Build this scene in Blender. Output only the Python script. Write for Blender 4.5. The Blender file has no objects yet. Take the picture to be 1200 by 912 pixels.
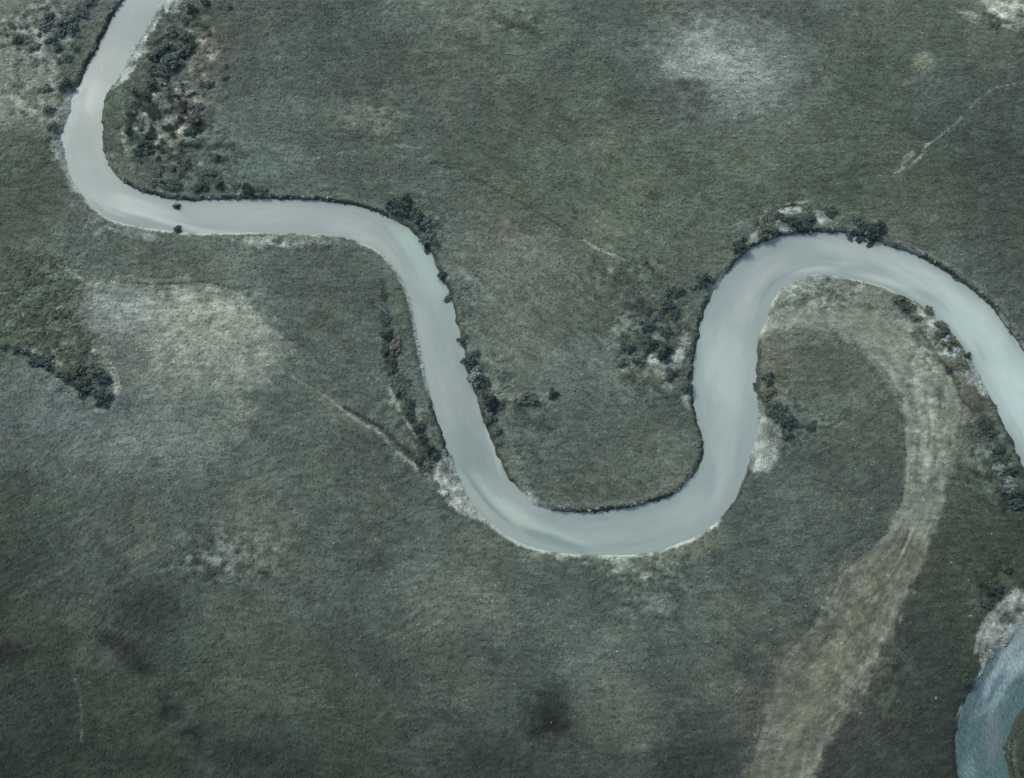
import bpy, bmesh, math, random
import numpy as np
from mathutils import Vector, Matrix

R = math.radians
SC = bpy.context.scene
COL = SC.collection
random.seed(7)
RNG = np.random.default_rng(11)

# ------------------------------------------------------------------ camera
TILT = R(18.0)                     # off the vertical, looking a little to the north
HFOV = R(50.0)
FPX = 600.0 / math.tan(HFOV / 2)   # focal length in pixels of a 1200 px wide photo
DIST = FPX * 0.2                   # 0.2 m per pixel at the middle of the picture
CAM = np.array((0.0, -DIST * math.sin(TILT), DIST * math.cos(TILT)))
cam_data = bpy.data.cameras.new("camera")
cam = bpy.data.objects.new("camera", cam_data)
COL.objects.link(cam)
cam.location = CAM
cam.rotation_euler = (TILT, 0, 0)
cam_data.sensor_fit = 'HORIZONTAL'
cam_data.sensor_width = 36.0
cam_data.lens = 18.0 / math.tan(HFOV / 2)
cam_data.clip_start = 1.0
cam_data.clip_end = 20000.0
SC.camera = cam

# ------------------------------------------------------------------ light
SUN_EL, SUN_AZ = R(42.0), R(-42.0)      # azimuth from +Y (north) towards +X
world = bpy.data.worlds.new("World")
SC.world = world
world.use_nodes = True
wn = world.node_tree.nodes
wl = world.node_tree.links
bg = wn.get("Background") or wn.new("ShaderNodeBackground")
wo = wn.get("World Output") or wn.new("ShaderNodeOutputWorld")
sky = wn.new("ShaderNodeTexSky")
sky.sky_type = 'NISHITA'
sky.sun_disc = False
sky.sun_elevation = SUN_EL
sky.sun_rotation = SUN_AZ
sky.air_density = 1.0
sky.dust_density = 2.5
sky.ozone_density = 1.0
wl.new(sky.outputs[0], bg.inputs[0])
bg.inputs[1].default_value = 0.15
wl.new(bg.outputs[0], wo.inputs[0])
sd = bpy.data.lights.new("sun", 'SUN')
sd.energy = 1.3
sd.angle = R(11.0)
sd.color = (1.0, 0.965, 0.91)
sun = bpy.data.objects.new("sun", sd)
COL.objects.link(sun)
sv = Vector((math.sin(SUN_AZ) * math.cos(SUN_EL), math.cos(SUN_AZ) * math.cos(SUN_EL), math.sin(SUN_EL)))
sun.rotation_euler = sv.to_track_quat('Z', 'Y').to_euler()
sun.location = (0, 0, 400)
SC.view_settings.view_transform = 'Standard'
SC.view_settings.look = 'None'
SC.view_settings.gamma = 1.0
SC.view_settings.use_curve_mapping = False
SC.view_settings.exposure = 0.93
# what one unit of albedo turns into in the picture, per channel (measured)
LIGHT = np.array((1.33, 1.37, 1.50))
GAIN_G, GAIN_W = np.array((1.11, 1.13, 1.10)), np.array((.825, .835, .79))

# ------------------------------------------------------------------ helpers
WATER_Z = -1.0

def at(u, v, z=0.0):
    """Point of the level z seen at pixel (u, v) of the 1200 x 912 photograph."""
    dx, dy, dz = (u - 600.0) / FPX, (456.0 - v) / FPX, -1.0
    c, s = math.cos(TILT), math.sin(TILT)
    d = (dx, dy * c - dz * s, dy * s + dz * c)
    t = (z - CAM[2]) / d[2]
    return (CAM[0] + d[0] * t, CAM[1] + d[1] * t)

def lin(c):
    c = np.asarray(c, float) / 255.0
    return np.where(c <= 0.04045, c / 12.92, ((c + 0.055) / 1.055) ** 2.4)

HUE = dict(t=(.878, 1, .918), g=(.872, 1, .868), s=(.945, 1, .915), b=(.885, 1, .962), w=(.925, 1, .965),
           k=(.965, 1, .98), o=(.96, 1, .85), r=(1.0, 1, .93))

def app(l, h='t'):
    q = np.array(HUE[h]) * l
    q[0] *= 1 - .07 * max(0, 1 - l / 85.0)
    return lin(np.clip(q, 0, 250))

_tab = [np.random.default_rng(100 + i).random((256, 256)) * 2 - 1 for i in range(8)]

def vnoise(x, y, s, seed=0):
    a = 0.7 + seed * 1.9
    xr = (x * math.cos(a) - y * math.sin(a)) / s + seed * 37.3
    yr = (x * math.sin(a) + y * math.cos(a)) / s + seed * 11.7
    xi = np.floor(xr); yi = np.floor(yr)
    fx = xr - xi; fy = yr - yi
    fx = fx * fx * (3 - 2 * fx); fy = fy * fy * (3 - 2 * fy)
    i = xi.astype(np.int64) & 255; j = yi.astype(np.int64) & 255
    i1 = (i + 1) & 255; j1 = (j + 1) & 255
    T = _tab[seed % 8]
    return ((T[i, j] * (1 - fx) + T[i1, j] * fx) * (1 - fy) + (T[i, j1] * (1 - fx) + T[i1, j1] * fx) * fy)

def fbm(x, y, s, octs=4, seed=0, gain=0.55):
    o = 0; a = 1.0; n = 0
    for k in range(octs):
        o = o + a * vnoise(x, y, s, seed + k)
        n += a; a *= gain; s *= 0.5
    return o / n

def sstep(a, b, x):
    t = np.clip((x - a) / (b - a), 0, 1)
    return t * t * (3 - 2 * t)

def catmull(p, n=6):
    p = np.asarray(p, float)
    q = np.vstack([2 * p[0] - p[1], p, 2 * p[-1] - p[-2]])
    out = []
    for i in range(1, len(q) - 2):
        for k in range(n):
            t = k / n
            out.append(0.5 * ((2 * q[i]) + (-q[i - 1] + q[i + 1]) * t + (2 * q[i - 1] - 5 * q[i] + 4 * q[i + 1] - q[i + 2]) * t * t
                              + (-q[i - 1] + 3 * q[i] - 3 * q[i + 1] + q[i + 2]) * t ** 3))
    out.append(q[-2])
    return np.array(out)

def structure(o):
    o['kind'] = 'structure'
    return o

def new_mesh(name, V, F, mat=None, attrs=None, smooth=False):
    """V (n,3), F (m,4) or (m,3) arrays -> object"""
    me = bpy.data.meshes.new(name)
    m, k = F.shape
    me.vertices.add(len(V)); me.vertices.foreach_set("co", np.ascontiguousarray(V, np.float32).ravel())
    me.loops.add(m * k); me.loops.foreach_set("vertex_index", np.ascontiguousarray(F, np.int32).ravel())
    me.polygons.add(m)
    me.polygons.foreach_set("loop_start", np.arange(0, m * k, k, dtype=np.int32))
    if smooth:
        me.polygons.foreach_set("use_smooth", np.ones(m, bool))
    me.update(calc_edges=True)
    for an, (typ, arr) in (attrs or {}).items():
        a = me.attributes.new(an, typ, 'POINT')
        key = 'color' if typ == 'FLOAT_COLOR' else ('vector' if typ in ('FLOAT_VECTOR', 'FLOAT2') else 'value')
        a.data.foreach_set(key, np.ascontiguousarray(arr, np.float32).ravel())
    if mat: me.materials.append(mat)
    o = bpy.data.objects.new(name, me)
    COL.objects.link(o)
    return o

def rgba(c):
    return np.concatenate([c, np.ones((len(c), 1))], 1)

# ------------------------------------------------------------------ river banks, traced on the photograph
# each point: u, v, kind   c cut turf bank, w low bank with a thin pale silt rim, g gravel shore, v grassed bank
LEFT = [(262, -260, 'v'), (225, -150, 'c'), (178, -60, 'c'), (144, 0, 'c'), (132.5, 20, 'c'), (120, 44, 'c'), (110, 65, 'c'), (100, 82, 'c'), (94, 97, 'v'), (86, 112, 'g'), (81, 135, 'g'),
        (75, 152, 'g'), (73, 165, 'g'), (76, 185, 'g'), (82, 205, 'w'), (96, 228, 'w'), (110, 243, 'w'), (130, 257, 'w'), (160, 265.5, 'w'), (185, 269, 'w'),
        (212, 272, 'w'), (240, 273.5, 'w'), (300, 272.5, 'w'), (337, 273.5, 'g'), (375, 275.5, 'w'), (407, 279, 'v'), (425, 285, 'w'), (447, 297, 'w'),
        (460, 310, 'w'), (472, 328, 'w'), (480, 348, 'w'), (486, 375, 'w'), (492, 408, 'w'), (501, 450, 'w'), (507.5, 476, 'v'), (515, 498, 'v'), (525, 526, 'v'),
        (532, 543, 'g'), (540, 563, 'g'), (552, 586, 'g'), (565, 605, 'w'), (582, 618, 'w'), (600, 631, 'w'), (620, 640, 'w'), (650, 647, 'w'), (682, 650, 'w'),
        (712, 650.5, 'w'), (740, 650, 'w'), (765, 647, 'w'), (790, 638.5, 'w'), (812, 630, 'w'), (835, 615, 'w'), (852, 598, 'v'), (865, 576, 'v'), (875, 553.5, 'v'),
        (880, 531, 'g'), (886, 511, 'g'), (889, 488, 'g'), (887, 461, 'v'), (886, 445, 'v'), (887, 428, 'v'), (889, 403, 'v'), (892, 388, 'w'), (900, 369, 'g'), (905, 353, 'w'),
        (917, 338, 'g'), (932, 327, 'g'), (950, 323, 'g'), (975, 322.5, 'g'), (1000, 327, 'w'), (1030, 334, 'w'), (1050, 343, 'w'), (1075, 355.5, 'v'),
        (1090, 365.5, 'g'), (1110, 383, 'g'), (1125, 403, 'g'), (1137, 420, 'g'), (1150, 443, 'g'), (1155, 456, 'g'), (1165, 471, 'v'), (1175, 493.5, 'v'),
        (1185, 513.5, 'v'), (1194, 533.5, 'v'), (1200, 546, 'v'), (1216, 585, 'v'), (1230, 635, 'v'), (1228, 690, 'g'), (1200, 731, 'g'), (1190, 744, 'g'), (1177, 759, 'g'),
        (1162, 771, 'g'), (1150, 789, 'w'), (1137, 809, 'v'), (1127, 831, 'w'), (1121, 854, 'v'), (1119.5, 874, 'v'), (1121, 899, 'v'), (1126, 930, 'v'),
        (1150, 1000, 'v'), (1185, 1070, 'v'), (1190, 1160, 'v'), (1150, 1260, 'v')]
RIGHT = [(330, -220, 'v'), (280, -120, 'g'), (225, -50, 'g'), (191, 0, 'g'), (182, 12, 'g'), (170, 35, 'g'), (157, 57, 'g'), (147, 77, 'g'), (136, 95, 'g'), (127.5, 107, 'v'), (122, 127, 'v'), (120, 155, 'v'),
         (121, 172, 'v'), (127, 190, 'c'), (140, 210, 'c'), (157, 221, 'c'), (177, 228, 'c'), (200, 233.5, 'c'), (225, 235, 'c'), (262, 234, 'c'), (300, 233.5, 'c'),
         (337, 234, 'c'), (375, 235.5, 'c'), (405, 239, 'c'), (435, 247, 'c'), (455, 254, 'c'), (477, 267, 'v'), (492, 282, 'v'), (505, 298, 'v'), (515, 320, 'v'),
         (525, 340, 'v'), (531, 363, 'v'), (539, 390, 'v'), (545, 423, 'v'), (551.5, 450, 'v'), (562, 478, 'v'), (571, 503, 'v'), (580, 528, 'v'), (590, 551, 'v'),
         (600, 565.5, 'v'), (617, 583, 'g'), (632, 595, 'g'), (652, 599, 'c'), (675, 600.5, 'c'), (712, 599, 'c'), (740, 595, 'c'), (765, 588.5, 'c'), (790, 578.5, 'c'),
         (810, 558.5, 'c'), (822, 543.5, 'v'), (825, 526, 'v'), (820, 503, 'v'), (815, 478, 'v'), (812, 454, 'v'), (812, 428, 'v'), (816, 403, 'v'), (821, 378, 'v'),
         (830, 355, 'v'), (842, 333, 'w'), (862, 308, 'c'), (882, 290, 'c'), (900, 282, 'c'), (915, 277, 'c'), (937, 273.5, 'c'), (962, 272.5, 'c'), (995, 274, 'c'), (1025, 282, 'c'),
         (1055, 293, 'c'), (1080, 303, 'c'), (1107, 319, 'c'), (1132, 335.5, 'c'), (1157, 355.5, 'c'), (1175, 378, 'c'), (1190, 398, 'c'), (1200, 412, 'c'),
         (1222, 448, 'c'), (1252, 510, 'c'), (1285, 590, 'c'), (1300, 670, 'c'), (1285, 740, 'v'), (1240, 790, 'v'), (1200, 828, 'v'), (1190, 841, 'v'), (1182, 859, 'v'), (1177, 876, 'c'),
         (1179, 896, 'c'), (1190, 930, 'v'), (1220, 990, 'v'), (1265, 1070, 'v'), (1285, 1160, 'v'), (1260, 1290, 'v')]
PAIRS = [(0, 0), (3, 3), (12, 11), (18, 17), (22, 20), (27, 25), (33, 34), (37, 38), (44, 43), (50, 48), (56, 51), (60, 55), (67, 61), (74, 67), (80, 72), (84, 76), (87, 80), (90, 83), (97, 87), (101, 91)]
SUB = 6
def bank_curve(B):
    p = np.array([at(u, v, WATER_Z) for u, v, k in B])
    c = catmull(p, SUB)
    kinds = []
    for i in range(len(B) - 1):
        a = np.array([float(B[i][2] == q) for q in 'cwgv']); b = np.array([float(B[i + 1][2] == q) for q in 'cwgv'])
        for k in range(SUB):
            kinds.append(a + (b - a) * k / SUB)
    kinds.append(b)
    return c, np.array(kinds)
LC, LK = bank_curve(LEFT)
RC, RK = bank_curve(RIGHT)
POLY = np.vstack([LC, RC[::-1]])

# ------------------------------------------------------------------ terrain grid: fine under the picture, widening out to the horizon
CELL = 0.28
def axis(a, b):
    core = np.arange(a, b + 1e-6, CELL)
    out = []; d = CELL; x = 0
    while x < 7000:
        d *= 1.28; x += d; out.append(x)
    out = np.array(out)
    return np.concatenate([core[0] - out[::-1], core, core[-1] + out])
gx = axis(-150.0, 150.0)
gy = axis(-97.0, 112.0)
NX, NY = len(gx), len(gy)
X, Y = np.meshgrid(gx, gy)          # (NY, NX)

def window(x0, x1, y0, y1):
    return (slice(np.searchsorted(gy, y0), np.searchsorted(gy, y1)), slice(np.searchsorted(gx, x0), np.searchsorted(gx, x1)))

def curve_field(curve, reach, X=X, Y=Y, grid=True):
    """distance to a polyline plus the (float) index of the nearest point on it"""
    D = np.full(X.shape, reach, float); I = np.zeros(X.shape)
    for i in range(len(curve) - 1):
        a, b = curve[i], curve[i + 1]
        lo = np.minimum(a, b) - reach; hi = np.maximum(a, b) + reach
        if grid:
            w = window(lo[0], hi[0], lo[1], hi[1])
        else:
            w = np.nonzero((X > lo[0]) & (X < hi[0]) & (Y > lo[1]) & (Y < hi[1]))
        x, y = X[w], Y[w]
        if x.size == 0: continue
        ab = b - a; L2 = max(ab @ ab, 1e-9)
        t = np.clip(((x - a[0]) * ab[0] + (y - a[1]) * ab[1]) / L2, 0, 1)
        d = np.hypot(x - a[0] - t * ab[0], y - a[1] - t * ab[1])
        Dw, Iw = D[w], I[w]
        m = d < Dw
        Dw[m] = d[m]; Iw[m] = i + t[m]
        D[w] = Dw; I[w] = Iw
    return D, I

def inside(poly):
    M = np.zeros(X.shape, bool)
    x0, y0 = poly[:, 0], poly[:, 1]
    x1, y1 = np.roll(x0, -1), np.roll(y0, -1)
    for r in range(NY):
        y = gy[r]
        m = (y0 <= y) != (y1 <= y)
        if not m.any(): continue
        xs = np.sort(x0[m] + (y - y0[m]) / (y1[m] - y0[m]) * (x1[m] - x0[m]))
        M[r] = (np.searchsorted(xs, gx) & 1) == 1
    return M

REACH = 9.0
DL, IL = curve_field(LC, REACH)
DR, IR = curve_field(RC, REACH)
INS = inside(POLY)
left_near = DL < DR
DD = np.minimum(DL, DR)
def kmix(K, I):
    i = np.clip(np.floor(I).astype(int), 0, len(K) - 2); f = (I - i)[..., None]
    return K[i] * (1 - f) + K[i + 1] * f
KIND = np.where(left_near[..., None], kmix(LK, IL), kmix(RK, IR))
d = np.where(INS, -DD, DD)
kc, kw, kg, kv = [KIND[..., i] for i in range(4)]
# crumbly edge
d = d + np.where(np.abs(d) < 6, (.28 * vnoise(X, Y, 3.6, 7) * (kv + .5 * kc + .7 * kg)) + (0.30 * vnoise(X, Y, 1.6, 1) + 0.22 * vnoise(X, Y, .75, 2)) * (0.5 + 0.05 * kc + .5 * kv + .5 * kg - .3 * kw), 0)

# ------------------------------------------------------------------ ground colour: what grows or lies where, with lens vignette darkening painted in
def wob(x, y):
    return 1.9 * fbm(x, y, 7.0, 3, 2), 1.9 * fbm(x, y, 7.0, 3, 5)
WX, WY = np.zeros_like(X), np.zeros_like(X)
FR = window(-165, 165, -110, 128)
_a, _b = wob(X[FR], Y[FR]); WX[FR] = _a; WY[FR] = _b
FR_FINE = np.zeros_like(X); FR_FINE[FR] = fbm(X[FR], Y[FR], 1.5, 3, 4)
PATCHY = np.ones_like(X); PATCHY[FR] = .62 + .5 * sstep(-.35, .3, fbm(X[FR], Y[FR], 5.5, 4, 6))

ROWS = [  # sward lightness, lens vignette painted in as darker lower rows, every 100 px of the photograph
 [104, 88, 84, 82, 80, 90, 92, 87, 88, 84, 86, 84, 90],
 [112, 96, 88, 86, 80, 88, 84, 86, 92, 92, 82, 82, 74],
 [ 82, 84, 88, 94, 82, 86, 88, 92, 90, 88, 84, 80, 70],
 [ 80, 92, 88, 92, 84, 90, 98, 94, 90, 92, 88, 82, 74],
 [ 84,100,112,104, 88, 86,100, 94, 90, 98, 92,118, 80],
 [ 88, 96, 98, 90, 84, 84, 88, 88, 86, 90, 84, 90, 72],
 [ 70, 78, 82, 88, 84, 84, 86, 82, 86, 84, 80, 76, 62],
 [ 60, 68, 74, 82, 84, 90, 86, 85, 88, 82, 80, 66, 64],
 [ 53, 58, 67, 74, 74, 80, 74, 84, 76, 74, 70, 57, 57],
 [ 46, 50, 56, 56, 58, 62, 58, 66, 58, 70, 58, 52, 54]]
HROWS = ["twttttgttbtgs", "sgtttttgbbgtt", "gtttttggggggt", "gtttttsgttgtt", "gssttttttssst", "bbbttttttttst", "gttttttttttgg", "gtttttttttsgg", "gggggttttssgg", "gggtgtttbssgg"]
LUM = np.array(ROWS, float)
HM = np.array([[HUE[c] for c in r] for r in HROWS])
def bilin(A, u, v):
    u = np.clip(u / 100.0, 0, A.shape[1] - 1.001); v = np.clip(v / 100.0, 0, A.shape[0] - 1.001)
    i = np.floor(v).astype(int); j = np.floor(u).astype(int)
    fv = v - i; fu = u - j
    fv = fv * fv * (3 - 2 * fv); fu = fu * fu * (3 - 2 * fu)
    if A.ndim == 3: fv = fv[..., None]; fu = fu[..., None]
    return (A[i, j] * (1 - fu) + A[i, j + 1] * fu) * (1 - fv) + (A[i + 1, j] * (1 - fu) + A[i + 1, j + 1] * fu) * fv
# world -> plan coordinates of the survey grid above
c_, s_ = math.cos(TILT), math.sin(TILT)
px, py, pz = X - CAM[0], Y - CAM[1], -CAM[2]
zz = -(-py * s_ + pz * c_)
U = 600 + FPX * px / zz
V = 456 - FPX * (py * c_ + pz * s_) / zz
far = (zz < 50) | (U < -300) | (U > 1500) | (V < -300) | (V > 1300)
U = np.where(far, 600 + 300 * np.sin(X / 90.0), U); V = np.where(far, 300 + 250 * np.sin(Y / 80.0), V)
Uw = U + WX * 12 + FR_FINE * 10; Vw = V + WY * 12
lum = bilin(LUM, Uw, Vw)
hue = bilin(HM, Uw, Vw)
mott = fbm(X, Y, 9.0, 4, 3)
lum = lum * (1 + 0.17 * mott + .08 * fbm(X, Y, 24.0, 3, 0))
blue = fbm(X, Y, 16.0, 3, 6)[..., None]
hue = hue * (1 + blue * np.array((-0.045, 0, 0.03)))
hue = hue * np.stack([1 - .07 * np.clip(1 - lum / 85.0, 0, 1), np.ones_like(lum), np.ones_like(lum)], -1)
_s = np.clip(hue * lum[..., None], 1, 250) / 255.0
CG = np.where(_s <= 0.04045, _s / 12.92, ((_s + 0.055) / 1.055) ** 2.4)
GRAV = np.zeros_like(X)      # 0..1 how stony
CHAN = np.zeros_like(X)      # old channel
ROUGH = np.full(X.shape, 1.0)
DEPTH = np.zeros_like(X)

def blob(u, v, ru, rv, ang, l, h='t', s=.6, soft=.55, grav=0.0, rough=None, dep=0.0, wv=1.0):
    if grav: soft = min(1, soft * 1.5); h = 'w' if h == 'k' else h
    cx, cy = at(u, v)
    ex, _ = at(u + ru, v); _, ey = at(u, v + rv)
    ru = abs(ex - cx); rv = abs(ey - cy)
    m = max(ru, rv) * 1.7 + 3
    w = window(cx - m, cx + m, cy - m, cy + m)
    k = min(1.0, 0.25 + min(ru, rv) / 7.0) * wv
    x = X[w] + WX[w] * k - cx; y = Y[w] + WY[w] * k - cy
    a = R(-ang)
    p = (x * math.cos(a) + y * math.sin(a)) / ru; q = (-x * math.sin(a) + y * math.cos(a)) / rv
    r = np.hypot(p, q) + FR_FINE[w] * 0.45
    soft = soft * .8; s = min(.95, s * 1.15)
    f = (1 - sstep(1 - soft, 1 + soft * .6, r)) * s
    if not grav and l > 62: f = f * PATCHY[w]
    CG[w] += (app(l, h) - CG[w]) * f[..., None]
    if grav: GRAV[w] = np.maximum(GRAV[w], f / s * grav)
    if rough is not None: ROUGH[w] += (rough - ROUGH[w]) * f
    if dep: DEPTH[w] += dep * f

def stroke(pts, width, l, h='t', s=.7, soft=.5, grav=0.0, chan=0.0, dep=0.0, z=0.0, breakup=0.0, jit=0.5, rough=None, streak=0.0):
    """pts: (u, v[, width px]) polyline drawn as a strip of other growth or bare ground"""
    W = [p[2] if len(p) > 2 else width for p in pts]
    c = catmull([at(p[0], p[1], z) for p in pts], 5)
    ww = np.interp(np.arange(len(c)) / 5.0, np.arange(len(W)), W) * 0.1 + .09
    D, I = curve_field(c, max(ww) * 1.8 + .5)
    w = window(c[:, 0].min() - 10, c[:, 0].max() + 10, c[:, 1].min() - 10, c[:, 1].max() + 10)
    hw = np.interp(I[w], np.arange(len(ww)), ww)
    r = D[w] / hw + FR_FINE[w] * jit + (WX[w] * (.12 if chan else .3) if max(ww) > 2 else 0)
    f = (1 - sstep(1 - soft, 1 + soft, r)) * s
    f = f * (D[w] < max(ww) * 1.8 + .45)
    if breakup: f = f * sstep(-.1, .25, vnoise(X[w], Y[w], 2.6, 7) + .5 - breakup)
    CG[w] += (app(l, h) - CG[w]) * f[..., None]
    if grav: GRAV[w] = np.maximum(GRAV[w], f / s * grav)
    if streak:
        q = fbm(D[w] * 1.2 + X[w] * .45, I[w] * 1.3, 1.6, 3, 4)
        CG[w] *= (1 + streak * q * f / s)[..., None]
    if chan: CHAN[w] = np.maximum(CHAN[w], f / s * chan)
    if dep: DEPTH[w] += dep * f
    if rough is not None: ROUGH[w] += (rough - ROUGH[w]) * f

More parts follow.
